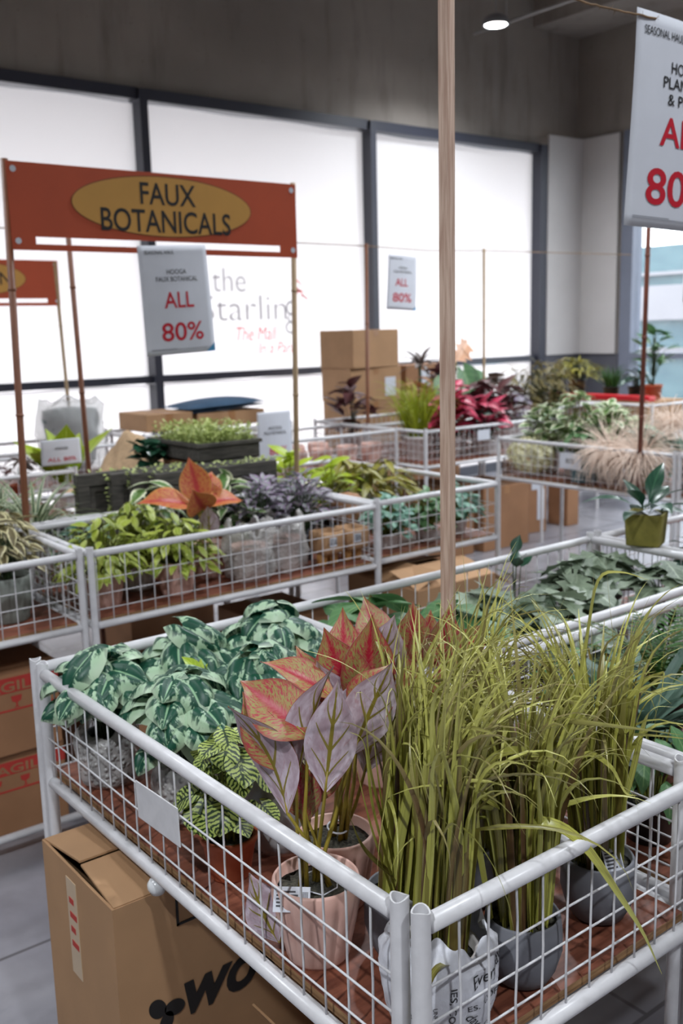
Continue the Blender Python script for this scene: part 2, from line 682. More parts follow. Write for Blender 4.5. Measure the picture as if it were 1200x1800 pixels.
L_dark = leafmat('dark green leaf', (16, 42, 32), (40, 84, 62), vein=(70, 116, 84), nveins=6, rough=.3)
L_fern = leafmat('fern green', (26, 58, 24), (64, 106, 44))
L_olive = leafmat('olive leaf', (84, 88, 26), (150, 142, 50), vein=(164, 156, 80))
L_yellowgreen = leafmat('yellow green leaf', (84, 116, 34), (176, 190, 66), vein=(196, 204, 104), edge=(176, 184, 96))
L_bright = leafmat('bright lime leaf', (128, 160, 24), (186, 204, 50), vein=(200, 214, 100))
L_teal = leafmat('blue green succulent', (78, 128, 116), (142, 182, 160))
L_purple = leafmat('dusty purple grey leaf', (100, 128, 108), (146, 142, 146), vein=(170, 176, 172), edge=(168, 138, 178))
L_spider = leafmat('striped white green blade', (52, 84, 50), (186, 194, 160), style='stripe')
L_creamedge = leafmat('cream edged leaf', (62, 104, 54), (112, 146, 78), edge=(238, 238, 208))
L_palecream = leafmat('pale cream variegated leaf', (70, 64, 50), (128, 116, 80), edge=(214, 206, 160))
L_crimson = leafmat('crimson leaf', (156, 22, 58), (216, 54, 96), vein=(226, 130, 150), edge=(130, 22, 52))
L_burgundy = leafmat('burgundy leaf', (56, 26, 34), (104, 62, 62), vein=(130, 90, 90), edge=(84, 40, 44))
L_bronze = leafmat('bronze olive leaf', (72, 66, 32), (126, 112, 60), vein=(150, 132, 80))
L_brownleaf = leafmat('dark brown leaf', (54, 40, 36), (96, 76, 66))
L_peach = leafmat('peach leaf', (196, 140, 108), (222, 174, 140), vein=(230, 196, 170))
L_mint = leafmat('mint centred leaf', (52, 96, 80), (160, 200, 184), vein=(206, 226, 214), edge=(40, 84, 66))
L_sedum = leafmat('small sedum leaf', (122, 148, 70), (206, 214, 140))
L_hydrangea = leafmat('cream petal', (232, 228, 186), (246, 242, 212), thru=.3)
L_pampas = leafmat('beige plume', (206, 182, 164), (240, 222, 208), thru=.3, rough=.8)
L_agave = leafmat('blue green strap', (58, 86, 76), (120, 146, 130))

# ------------------------------------------------------------------ the room
WY, RX = 7.6, 9.4                                     # window wall, right-hand wall
mb = MB()
mb.box(-5, RX + .4, -4, WY + .3, -.12, 0)
structure(mb.build('floor', floor_material, smooth=False))
mb = MB()
mb.box(-5, RX + .4, -4, WY + .3, 5.35, 5.5)
structure(mb.build('ceiling', concrete_mat, smooth=False))
mb = MB()
mb.box(-5, RX + .3, WY - .02, WY + .3, 3.52, 5.35)
mb.box(-5, -.87, WY - .02, WY + .3, 0, 3.52)
structure(mb.build('wall_back', concrete_mat, smooth=False))
mb = MB()
mb.box(RX, RX + .3, -4, WY, 3.64, 5.35)               # above the windows
mb.box(RX, RX + .3, 6.95, WY, 0, 3.64)
mb.box(RX, RX + .3, -4, 2.2, 0, 3.64)
structure(mb.build('wall_right', concrete_mat, smooth=False))
mb = MB()
mb.box(-5, -4.8, -4, WY, 0, 5.35)
structure(mb.build('wall_left', concrete_mat, smooth=False))
mb = MB()
mb.box(-5, RX, -4, -3.8, 0, 5.35)
structure(mb.build('wall_front', concrete_mat, smooth=False))
mb = MB()
mb.box(RX - .75, RX, -3.8, WY - .02, 4.72, 5.35)       # deep concrete beam along the right wall
structure(mb.build('trim_1', concrete_mat, smooth=False))

xs = [-.85, 1.53, 3.91, 6.29, 8.74]
for i in range(4):
    a, b = xs[i], xs[i + 1]
    mb = MB()
    mb.box(a - .035, a + .035, WY - .13, WY + .06, 0, 3.52)
    if i == 3:
        mb.box(b - .07, b + .035, WY - .13, WY + .06, 0, 3.52)
    mb.box(a + .035, b - (.07 if i == 3 else .035), WY - .10, WY + .06, 3.44, 3.53)
    mb.box(a + .035, b - (.07 if i == 3 else .035), WY - .08, WY + .06, 1.195, 1.255)
    mb.box(a + .035, b - (.07 if i == 3 else .035), WY - .08, WY + .06, 0, .10)
    fr = structure(mb.build('window_%d' % (i + 1), dark_metal, smooth=False))
    mb = MB()
    x0, x1 = a + .036, b - (.072 if i == 3 else .036)

    def sheet(z0, z1, y):
        # film sheet with a slightly slack top edge
        mb.grid(24, 6, lambda u, v: (x0 + (x1 - x0) * u, y, z0 + (z1 - z0) * v - (.012 * math.sin(u * 7 + i) ** 2 * v ** 3)))
    sheet(1.256, 3.436, WY)
    sheet(.101, 1.194, WY)
    pn = mb.build('pane', film, fr)
    pn['kind'] = 'structure'
# white boards that close off the corner
mb = MB()
mb.box(8.785, RX - .03, WY - .14, WY - .115, 1.25, 3.63)
structure(bevel(mb.build('trim_2', plain('white wall board', (196, 192, 190), .6, .02, 4), smooth=False)))
mb = MB()
mb.box(RX - .04, RX - .015, 6.97, WY - .12, 1.25, 3.63)
structure(bevel(mb.build('trim_3', bpy.data.materials['white wall board'], smooth=False)))
mb = MB()
mb.box(8.785, RX - .01, WY - .12, WY - .03, 0, 1.25)
mb.box(RX - .012, RX - .002, 6.95, WY - .12, 0, 1.25)
structure(mb.build('trim_4', plain('dark grey plinth', (84, 84, 92), .6, .05, 4), smooth=False))
# right-hand window with a view out
mb = MB()
ys = [6.95, 4.6, 2.2]
grey_frame = plain('grey window frame', (112, 118, 134), .45, .04, 4)
for y0, y1 in ((6.95, 4.6), (4.6, 2.2)):
    mb.box(RX - .02, RX + .16, y0 - .17, y0 - .02, 0, 3.64)
    mb.box(RX - .02, RX + .16, y1, y0 - .17, 3.54, 3.64)
    mb.box(RX - .02, RX + .16, y1, y0 - .17, 1.20, 1.26)
    mb.box(RX - .02, RX + .16, y1, y0 - .17, 0, .1)
w5 = structure(mb.build('window_5', grey_frame, smooth=False))
mb = MB()
mb.box(RX + .07, RX + .08, 2.2, 6.78, .1, 3.54)
g = mb.build('pane', clear_glass, w5, smooth=False)
g['kind'] = 'structure'
# unseen slab added outside the window wall to shade the top of the film
mb = MB()
mb.box(-6, RX + 1.2, WY + .35, WY + 3.0, 3.60, 3.85)
structure(mb.build('added_shading_slab', plain('added shading slab', (90, 90, 92), .9, .05, 3), smooth=False))
mb = MB()
mb.box(RX + .4, 60, -30, 40, -.3, -.05)
mb.box(-40, RX + .4, WY + .35, 40, -.3, -.05)
structure(mb.build('ground', plain('pavement', (128, 127, 128), .9, .08, 2), smooth=False))

# lettering on the film of the second window
logo = empty('window_lettering', 'grey and red lettering printed on the white window film behind the orange sign', 'lettering', (4.95, WY - .012, 1.85))


def flat(x, z):
    return (x, -.004, z)


lettering(logo, [('the', -.25, .20, .34, .20, -.014), ('Starlin', -.10, -.04, .90, .22, -.014), ('g', .40, -.13, .13, .30, -.014)], film_grey, flat, 'grey_lettering')
lettering(logo, [('The Mall', .02, -.27, .44, .12, -.003, .25), ('In a Park', .24, -.40, .42, .10, -.003, .25)], film_red, flat, 'red_lettering')
mb = MB()
for k, (ax, az, bx, bz) in enumerate(((.44, .25, .47, .12), (.44, .17, .60, .02), (.46, .22, .55, .15), (.44, .07, .53, .12), (.53, .07, .60, .04), (.47, .12, .57, .10))):
    d = V((bx - ax, 0, bz - az)).normalized()
    nn = V((-d.z, 0, d.x)) * .010
    a, b = V((ax, -.004, az)), V((bx, -.004, bz))
    mb.add([a + nn, a - nn, b - nn * .2, b + nn * .2], [(0, 1, 2, 3)])
mb.build('red_twig_mark', film_red_deep, logo, smooth=False)

# building across the street
bld = empty('office_building', 'teal glass building with white floor bands seen through the right window', 'building', (16, 11, 0))
mb = MB()
mb.box(0, 8, -8, 9, -.05, 2.95)
mb.build('facade', plain('teal glazing', (84, 116, 124), .25, rgb2=(60, 94, 106), scale=1.2, stretch=(1, 1, 3)), bld, smooth=False)
mb = MB()
for z0, z1 in ((2.42, 2.48), (1.62, 2.24), (.95, 1.12)):
    mb.box(-.12, 0, -8, 9, z0, z1)
mb.build('floor_band', plain('white cladding', (150, 148, 154), .6, .03, 2), bld, smooth=False)
mb = MB()
for y in (-6, -3.4, -.8, 1.8, 4.4, 7):
    mb.box(-.05, 0, y, y + .08, 0, 2.95)
mb.build('mullion', plain('steel blue mullion', (80, 96, 116), .5, .05, 3), bld, smooth=False)


# ------------------------------------------------------------------ ceiling lamps
def downlight(x, y, z, watts, label, cone=150):
    root = empty('downlight', label, 'ceiling light', (x, y, z), 'round ceiling downlights')
    mb = MB()
    mb.lathe([(.02, .075), (.07, .07), (.10, .05), (.115, .02), (.118, -.012), (.100, -.012), (.098, 0)], 28)
    mb.build('housing', lamp_body, root)
    mb = MB()
    mb.lathe([(.097, -.004), (.09, -.010), (.001, -.012)], 28)
    mb.build('lens', glow, root)
    mb = MB()
    mb.tube([(0, 0, .07), (0, 0, 5.35 - z)], .008, 8)
    mb.build('rod', conduit_mat, root)
    ld = bpy.data.lights.new('downlight_beam', 'SPOT')
    ld.energy = watts
    ld.spot_size = math.radians(cone)
    ld.spot_blend = .7
    ld.shadow_soft_size = .09
    ld.color = (.90, .95, 1.0)
    lo = bpy.data.objects.new('downlight_beam', ld)
    COL.objects.link(lo)
    lo.parent = root
    lo.location = (0, 0, -.03)
    return root


downlight(6.84, 6.43, 4.2, LAMP_WATTS, 'lit round downlight hanging by the concrete wall above the windows')
LAMPS = [(-1.7, .2, 1.7), (.2, -1.7, 1.1), (2.7, .0, .8), (-.9, 3.4, .5), (5.6, 1.2, .9), (3.4, 3.2, 1.0), (.4, 5.2, .6), (6.6, 3.4, 2.0)]
for lx, ly, k in LAMPS:
    downlight(lx, ly, 4.2, LAMP_WATTS * k, 'round downlight outside the picture above the display tables')
mb = MB()
mb.tube([(7.05, 6.9, 4.26), (7.05, 3.2, 4.26)], .014, 8)
for y in (3.6, 6.5):
    mb.tube([(7.05, y, 4.26), (7.05, y, 5.35)], .006, 6)
tag(mb.build('conduit', conduit_mat), 'thin pale conduit running across the ceiling beside the downlight', 'pipe')


# ------------------------------------------------------------------ basket tables
def table(label, x0, x1, y0, y1, zt=.92, zb=.684, double=False, sides=6, jit=0.0, skip=(), low=False, seed=1):
    rg = random.Random(seed)
    root = empty('basket_table', label, 'display table', ((x0 + x1) / 2, (y0 + y1) / 2, 0), 'white wire basket tables')
    hx, hy = (x1 - x0) / 2, (y1 - y0) / 2
    R = .0118
    spots = [(-hx, -hy), (hx, -hy), (-hx, hy), (hx, hy)]
    if double:
        e = .037
        spots += [(-hx, -hy + e), (hx, -hy + e), (-hx, hy - e), (hx, hy - e)]
    n = 18 if double else 10
    for k, (px, py) in enumerate(spots):
        mb = MB()
        top = zt + .022
        wob = (lambda th, z, r, i: (r, z + (.0025 * math.sin(2 * th + k) if z > top - .004 else 0))) if double else None
        mb.lathe([(R, 0), (R, zb), (R, top - .006), (R, top), (R - .0022, top), (R - .0022, top - .05), (.0005, top - .052)], n, (px, py, 0), wob)
        mb.build('post', white_metal, root, sharp=50)
    iy = hy - (.037 if double else 0)
    for z, nm in ((zt, 'top_rail'), (zb, 'bottom_rail')):
        for s in (-1, 1):
            mb = MB()
            mb.tube([(-hx + R, s * hy, z), (hx - R, s * hy, z)], R, n)
            mb.build(nm, white_metal, root)
            mb = MB()
            mb.tube([(s * hx, -iy + R, z), (s * hx, iy - R, z)], R, n)
            mb.build(nm, white_metal, root)
    if low:
        for s in (-1, 1):
            mb = MB()
            mb.tube([(-hx, s * hy, .062), (hx, s * hy, .062)], R * 1.1, n)
            mb.build('floor_rail', white_metal, root)
    wr = .0017

    def wires(a, b, name):
        a, b = V(a), V(b)
        L = (b - a).length
        d = (b - a) / L
        nrm = V((-d.y, d.x, 0)) * .0036
        mb = MB()
        k = int(L / .05)
        o = (L - k * .05) / 2
        for q in range(k + 1):
            s = o + q * .05
            if s < .012 or s > L - .012:
                continue
            j = [rg.uniform(-jit, jit) for _ in range(5)]
            p = a + d * s
            mb.tube([p + d * j[i] + V((0, 0, zb + (zt - zb) * f)) for i, f in enumerate((.02, .27, .5, .75, .98))], wr, sides)
        for q in range(3):
            z = zb + .05 * (q + 1)
            pts = [a + d * (L * f) + nrm + V((0, 0, z + rg.uniform(-jit, jit) * .6)) for f in (0.004, .2, .4, .6, .8, .996)]
            mb.tube(pts, wr, sides)
        mb.build('wire_panel', wire_metal, root)
    for nm, a, b in (('front', (-hx, -hy, 0), (hx, -hy, 0)), ('back', (-hx, hy, 0), (hx, hy, 0)),
                     ('left', (-hx, -iy, 0), (-hx, iy, 0)), ('right', (hx, -iy, 0), (hx, iy, 0))):
        if nm not in skip:
            wires(a, b, nm)
    mb = MB()
    mb.box(-hx + .016, hx - .016, -hy + .016, hy - .016, .686, .70)
    mb.mi[:] = [1, 0, 1, 1, 1, 1]
    mb.build('shelf_board', [board_red, board_edge], root, smooth=False)
    return root


T1 = table('white wire basket table nearest the camera, with red plywood floor and grass pots', .692, 1.268, .763, 1.944, double=True, sides=8, jit=.0016)
table('white wire basket table right of the nearest one, holding dark fern plants', 1.304, 2.50, .763, 1.335, double=True, sides=6)
table('white wire basket table behind the timber pole, full of grey green leaves', 1.304, 2.51, 1.393, 1.944, sides=6)
table('white wire basket table at the right edge under the square olive pot', 2.548, 3.75, 1.383, 1.944)
table('white wire basket table cut by the left edge with a sage pot in it', .03, 1.20, 2.90, 3.43, low=True)
table('white wire basket table in the middle row with bubble wrapped pots and owl shaped planters', 1.232, 2.415, 2.89, 3.44)
table('white wire basket table of the middle row holding small teal green plants', 2.452, 3.14, 2.93, 4.10)
table('white wire basket table behind the middle row holding the grey wooden frames', 1.232, 2.415, 3.49, 4.06)
table('white wire basket table at the left edge behind the cream leaf table', .03, 1.20, 3.49, 4.06)
table('white wire basket table in the far right row with pampas over its mesh', 4.42, 5.02, 2.90, 4.12)
table('white wire basket table at the right edge in the far row', 4.42, 5.02, 1.66, 2.87)
table('white wire basket table at the back holding the lime grass and crimson plants', 4.40, 5.56, 4.75, 5.34)
table('white wire basket table at the very back in front of the carton stack', 4.40, 5.56, 5.38, 5.97)
table('white wire basket table far left, in front of the frosted windows with a price sheet', .75, 2.0, 4.80, 5.55)
table('white wire basket table far left under the plastic wrapped grey bag', 1.75, 2.95, 5.75, 6.40)
table('white wire basket table at the back under the cartons and blue cushion', 3.0, 4.2, 6.0, 6.6)
table('white wire basket table at the back right under bronze and olive plants', 5.75, 6.93, 5.3, 5.95)
table('white wire basket table at the right back carrying the tan carton with a red edge', 6.97, 7.56, 4.80, 5.98)

# little steel plate clipped to the front mesh and a plastic glide on the rail
mb = MB()
mb.box(-.0012, .0012, -.075, .075, -.034, .034)
o = bevel(mb.build('price_plate', white_metal, None, smooth=False), .002)
o.location = (.684, 1.405, .812)
o.rotation_euler = (math.radians(-2), 0, 0)
tag(o, 'blank white metal plate clipped on the near table mesh above the carton', 'plate')
mb = MB()
mb.lathe([(.001, -.016), (.012, -.014), (.017, -.004), (.017, .004), (.012, .012), (.001, .014)], 16)
o = mb.build('furniture_glide', plain('clear white plastic', (216, 218, 220), .2, .05, 20), None)
o.location = (.694, 1.445, .657)
tag(o, 'small white plastic knob under the near table bottom rail', 'knob')

# ------------------------------------------------------------------ poles, strings, signs


def pole(label, path, r, mat, n=10, nodes=0):
    mb = MB()
    path = [V(p) for p in path]
    mb.tube(path, r, n)
    if nodes:
        a, b = path[0], path[-1]
        for k in range(1, nodes):
            p = a + (b - a) * (k / nodes)
            d = (b - a).normalized()
            mb.tube([p - d * .006, p, p + d * .006], [r, r * 1.28, r], n)
    return tag(mb.build('bamboo_pole', mat), label, 'pole', 'poles that carry the signs')


mb = MB()
mb.box(-.0112, .0112, -.0112, .0112, -1.0, 1.0)
o = bevel(mb.build('timber_pole', batten, None, smooth=False), .0015)
o.location = (1.322, 1.364, 1.72)
o.rotation_euler = (0, math.radians(.25), math.radians(14))
tag(o, 'square pale timber pole rising between the near tables to the top of the photo', 'pole')
pole('dark bamboo pole holding the left end of the orange faux botanicals sign', [(1.222, 3.466, .02), (1.274, 3.464, 2.20)], .0125, bamboo_dark, nodes=5)
pole('pale bamboo pole holding the right end of the orange faux botanicals sign', [(2.424, 3.466, .02), (2.476, 3.464, 2.20)], .0115, bamboo_pale, nodes=5)
pole('thin brown bamboo pole behind the slot of the orange faux botanicals sign', [(1.78, 4.085, .02), (1.745, 4.085, 2.25)], .011, bamboo_dark, nodes=5)
pole('thin grey bamboo pole holding the right end of the far orange sign', [(2.69, 6.42, .02), (2.63, 6.40, 2.08)], .0115, bamboo_pale, nodes=5)
pole('brown bamboo pole at the back in front of the window mullion and cartons', [(4.40, 5.36, .02), (4.43, 5.36, 2.17)], .013, bamboo_dark, nodes=4)
pole('thin pale bamboo pole at the back in front of the third window', [(5.585, 5.36, .02), (5.58, 5.36, 2.17)], .011, bamboo_pale, nodes=4)
pole('reddish bamboo pole on the right in front of the clear window', [(4.40, 3.10, .70), (4.40, 3.08, 2.75)], .0125, plain('reddish bamboo', (120, 66, 50), .5, .15, 10), nodes=5)


def string(label, pts, r):
    mb = MB()
    mb.tube(pts, r, 6)
    return tag(mb.build('string', twine), label, 'string', 'strings between the poles')


rg = random.Random(3)
pts = []
for k in range(40):
    f = k / 39
    pts.append((1.322 + f * .60, 1.352 - .006 * f, 2.262 - .03 * f - .02 * math.sin(PI * f) + rg.uniform(-.0012, .0012)))
mb = MB()
mb.tube(pts, .0022, 6)
for k in range(60):
    p = V(pts[rg.randrange(40)])
    d = V((rg.uniform(-1, 1), rg.uniform(-1, 1), rg.uniform(-1, 1))).normalized() * rg.uniform(.004, .014)
    mb.tube([p, p + d], .00035, 4)
tag(mb.build('string', twine), 'hairy brown jute string from the timber pole to the large price sign', 'string', 'strings between the poles')
string('thin string across the windows between the back poles', [(.4, 5.36, 2.20), (2.4, 5.36, 2.165), (4.43, 5.36, 2.155), (5.0, 5.36, 2.14), (5.58, 5.36, 2.155), (7.4, 5.36, 2.17)], .0035)


def orange_sign(label, x0, x1, z0, z1, y, lines):
    w, h = x1 - x0, z1 - z0
    root = empty('hanging_board', label, 'sign', ((x0 + x1) / 2, y, z0), 'orange category signs')
    hw = w / 2
    e = .085
    mb = MB()
    mb.box(-hw, hw, -.002, .002, .046, h)
    mb.box(-hw, hw, -.002, .002, 0, .021)
    mb.box(-hw, -hw + e, -.002, .002, .021, .046)
    mb.box(hw - e, hw, -.002, .002, .021, .046)
    mb.build('board', orange_board, root, smooth=False)
    cz = .172
    for nm, rx, rz, yy, mt in (('oval_outline', .379, .111, -.0032, brown_line), ('oval_panel', .375, .107, -.0042, yellow_board)):
        mb = MB()
        vs = [(rx * math.cos(2 * PI * k / 72), yy, cz + rz * math.sin(2 * PI * k / 72)) for k in range(72)]
        vs += [(q[0], -.002, q[2]) for q in vs]
        mb.add(vs, [tuple(range(72))] + [(k, 72 + k, 72 + (k + 1) % 72, (k + 1) % 72) for k in range(72)])
        mb.build(nm, mt, root, smooth=False)
    lettering(root, lines, black_print, lambda x, z: (x, -.0048, z))
    mb = MB()
    for sx in (-1, 1):
        for z in (.03, h - .025):
            mb.lathe([(.004, 0), (.011, 0), (.011, .002), (.004, .003)], 14, (sx * (hw - .022), 0, z))
    g = mb
    vs = g.v
    c = []
    for sx in (-1, 1):
        for z in (.03, h - .025):
            c.append((sx * (hw - .022), z))
    mb = MB()
    for px, pz in c:
        ring = [(px + .011 * math.cos(2 * PI * k / 14), -.0036, pz + .011 * math.sin(2 * PI * k / 14)) for k in range(14)]
        mb.add(ring, [tuple(range(14))])
    mb.build('grommet', paper, root, smooth=False)
    return root


orange_sign('orange board with an ochre oval reading faux botanicals, held by two bamboo poles', 1.272, 2.476, 1.898, 2.192, 3.450,
            [('FAUX', .01, .217, .235, .080, .012), ('BOTANICALS', .005, .118, .55, .083, .012)])
orange_sign('far orange board cut by the left edge, only a letter N visible', 1.45, 2.65, 1.80, 2.09, 6.40, [('N', .245, .172, .07, .08, .004)])


def price_sign(name, label, loc, w, h, items_black, items_red, corner=True, rz=0, tilt=0, fine=True, header=None, bendy=.006, lean=0):
    root = empty(name, label, 'price sign', loc, 'white sale signs')
    root.rotation_euler = (lean, tilt, rz)

    def surf(x, z, off=0):
        u, v = x / w, z / h
        return (x, -bendy * math.sin(PI * (u + .5)) - bendy * .8 * math.sin(3 * v + u * 2) - off, z - h)
    mb = MB()
    mb.grid(14, 18, lambda u, v: surf((u - .5) * w, v * h))
    o = mb.build('sheet', paper, root)
    s = o.modifiers.new('thickness', 'SOLIDIFY')
    s.thickness = .0008
    s.offset = -1
    pl = lambda x, z: surf(x, z, .0016)
    lettering(root, items_black, black_print, pl, 'black_lettering')
    lettering(root, items_red, red_text, pl, 'red_lettering')
    if fine:
        mb = MB()
        for z, x1 in ((.05, .18), (.042, .40)):
            mb.grid(12, 1, lambda u, v: surf(-w * .43 + u * w * x1 * 2, h * (z + .004 * v), .0016))
        mb.build('fine_print', pale_print, root)
    if corner:
        mb = MB()
        mb.grid(4, 4, lambda u, v: surf(w * (.5 - .14 * (1 - v) * u), h * .085 * v, .0016))
        mb.build('blue_corner', blue_print, root)
    return root


price_sign('sale_sign', 'white all 80% sale sheet taped under the orange faux botanicals board', (1.884, 3.440, 1.930), .297, .408,
           [('SEASONAL HAUL', -.062, .382, .125, .014, .006), ('HOOGA', .004, .310, .085, .018, .004), ('FAUX BOTANICAL', .004, .283, .18, .018, .004)],
           [('ALL', .004, .205, .128, .060, .012), ('80%', .010, .085, .180, .070, .012)], tilt=math.radians(-2.6))
price_sign('sale_sign', 'large white all 80% sale sheet hanging from the jute string, cut by the right edge', (2.030, 1.352, 2.240), .335, .440,
           [('SEASONAL HAUL', -.074, .402, .136, .017, .004), ('HOOGA', .012, .338, .118, .024, .004), ('PLANTERS', .010, .306, .165, .024, .004), ('& POTS', .008, .272, .125, .024, .004)],
           [('ALL', .008, .205, .165, .060, .014), ('80%', .010, .088, .235, .078, .014)], corner=False, rz=math.radians(-1), tilt=math.radians(2.0))
price_sign('sale_sign', 'small distant all 80% sale sheet hanging on the string in front of the third window', (4.756, 5.355, 2.098), .27, .375,
           [('SEASONAL HAUL', -.062, .352, .115, .014, .006), ('HOOGA', .0, .290, .08, .016, .004), ('FAUX BOTANICAL', .0, .262, .17, .016, .004)],
           [('ALL', -.01, .19, .115, .052, .012), ('80%', .0, .085, .170, .062, .012)], tilt=math.radians(3))
price_sign('sale_sign', 'grey backed sale sheet seen from behind at the right edge before the clear window', (4.62, 2.86, 2.11), .297, .42, [], [('80%', 0, .09, .17, .06, .012)], rz=math.radians(100))
price_sign('sale_sign', 'white price sheet hanging on the far left basket table', (1.925, 4.782, 1.09), .21, .13, [('HOOGA', .0, .085, .07, .014, .004)], [('ALL 80%', .0, .03, .15, .02, .006)], corner=False, fine=False)
price_sign('sale_sign', 'white price sheet fixed to a back table, seen right of the sedum trough', (3.36, 4.978, 1.12), .25, .30, [('HOOGA', 0, .2, .1, .02, .004), ('FAUX BOTANICAL', 0, .17, .16, .02, .004)], [('80%', .02, .06, .13, .05, .01)], corner=False)


# ------------------------------------------------------------------ cartons
def carton(label, x0, x1, y0, y1, z0, z1, mat=kraft, flaps=None, tape=True, rz=0, name='cardboard_box', group='cartons under and behind the tables'):
    cx, cy = (x0 + x1) / 2, (y0 + y1) / 2
    hx, hy, h = (x1 - x0) / 2, (y1 - y0) / 2, z1 - z0
    root = empty(name, label, 'box', (cx, cy, z0), group, rz)
    t = .005
    mb = MB()
    if flaps:
        mb.box(-hx, hx, -hy, -hy + t, 0, h)
        mb.box(-hx, hx, hy - t, hy, 0, h)
        mb.box(-hx, -hx + t, -hy + t, hy - t, 0, h)
        mb.box(hx - t, hx, -hy + t, hy - t, 0, h)
        mb.box(-hx, hx, -hy, hy, 0, t)
    else:
        mb.box(-hx, hx, -hy, hy, 0, h)
    o = mb.build('body', mat, root, smooth=False)
    if not flaps:
        bevel(o, .004)
    if flaps:
        for side, ang, ln in flaps:
            a = math.radians(ang)
            mb = MB()
            if side in 'FB':
                s = -1 if side == 'F' else 1
                p = V((0, s * (hy - .003), h))
                q = V((0, s * math.cos(a), math.sin(a)))
                nn = V((0, -s * math.sin(a), math.cos(a))) * .002
                e = V((hx - .004, 0, 0))
            else:
                s = -1 if side == 'L' else 1
                p = V((s * (hx - .003), 0, h))
                q = V((s * math.cos(a), 0, math.sin(a)))
                nn = V((-s * math.sin(a), 0, math.cos(a))) * .002
                e = V((0, hy - .004, 0))
            c = [p - e, p + e, p + e * .97 + q * ln, p - e * .97 + q * ln]
            vs = [x + nn for x in c] + [x - nn for x in c]
            mb.add(vs, [(0, 1, 2, 3), (7, 6, 5, 4), (0, 4, 5, 1), (1, 5, 6, 2), (2, 6, 7, 3), (3, 7, 4, 0)])
            mb.build('flap', mat, root, smooth=False)
    elif tape:
        mb = MB()
        mb.box(-.028, .028, -hy - .0008, hy + .0008, h - .06, h + .0008)
        mb.build('packing_tape', tape_brown, root, smooth=False)
    return root


# big carton under the near table, with its printed mark
wow = carton('tall kraft carton with a black printed logo standing under the near table', .62, 1.16, 1.472, 1.79, 0, .625, flaps=[('F', 176, .155), ('B', 174, .155), ('L', -87, .012), ('R', 165, .12)])
HX, HY = .27, .159
wow_front = lambda x, z: (x - HX, -HY - .0012, z)
lettering(wow, [('wow', .262, .392, .27, .070, .03, .28, .0), ('CJ', .058, .338, .055, .042, -.004)], black_print, wow_front)
mb = MB()
for cx, cz, ax, az, rot in ((.072, .400, .016, .021, .5), (.106, .388, .021, .016, -.2), (.088, .366, .014, .021, -.35)):
    vs = []
    for k in range(28):
        th = 2 * PI * k / 28
        x, z = ax * math.cos(th), az * math.sin(th)
        vs.append(wow_front(cx + x * math.cos(rot) - z * math.sin(rot), cz + x * math.sin(rot) + z * math.cos(rot)))
    mb.add(vs, [tuple(range(28))])
mb.build('petal_mark', black_print, wow, smooth=False)
mb = MB()
for z0, z1, xa, xb in ((.545, .55, .12, .22), (.615, .62, .12, .22), (.545, .62, .12, .125), (.545, .62, .215, .22)):
    mb.box(xa - HX, xb - HX, -HY - .0014, -HY - .0004, z0, z1)
for cx, cz, ax, az in ((.145, .595, .012, .010), (.175, .588, .020, .008), (.16, .572, .010, .012), (.185, .572, .014, .005)):
    mb.add([wow_front(cx + ax * math.cos(2 * PI * k / 16), cz + az * math.sin(2 * PI * k / 16)) for k in range(16)], [tuple(range(16))])
mb.build('handling_mark', black_print, wow, smooth=False)
mb = MB()
mb.box(-HX - .0012, -HX + .0002, .00, .045, .40, .60)
mb.build('packing_tape', tape_clear, wow, smooth=False)
mb = MB()
for k in range(4):
    mb.box(-HX - .0018, -HX - .0008, .005 + .01 * (k % 2), .035, .46 + .03 * k, .472 + .03 * k)
mb.build('red_tape_print', red_print, wow, smooth=False)
carton('open kraft carton with a raised flap before the tall carton', .93, 1.24, 1.02, 1.40, 0, .24, flaps=[('L', 58, .17), ('B', 150, .15), ('R', 160, .14)])


def fragile(root, hx, hy, z0, z1, x0=-1, x1=1):
    mb = MB()
    hgt = z1 - z0
    zm = z0 + hgt * .48
    for a, b in ((z0, z0 + .006), (z1 - .006, z1)):
        mb.box(-hx, hx, -hy - .0012, -hy - .0004, a, b)
    mb.box(-hx, hx, -hy - .0012, -hy - .0004, zm + .008, z1 - .006)
    for k in range(7):
        cx = -hx + hx * 2 * (k + .5) / 7
        c = V((cx, -hy - .0012, z0 + hgt * .28))
        s = hgt * .16
        mb.add([c + V((x * s, 0, z * s)) for x, z in ((-1, 1), (1, 1), (.8, 0), (.15, -.3), (.15, -1), (.6, -1.2), (-.6, -1.2), (-.15, -1), (-.15, -.3), (-.8, 0))], [tuple(range(10))])
    mb.build('red_tape_print', red_print, root, smooth=False)
    lettering(root, [('FRAGILE', -hx * .55, z0 + hgt * .74, hx * .75, hgt * .30, .02), ('FRAGILE', hx * .45, z0 + hgt * .74, hx * .75, hgt * .30, .02)], kraft_dark, lambda x, z: (x, -hy - .0020, z))


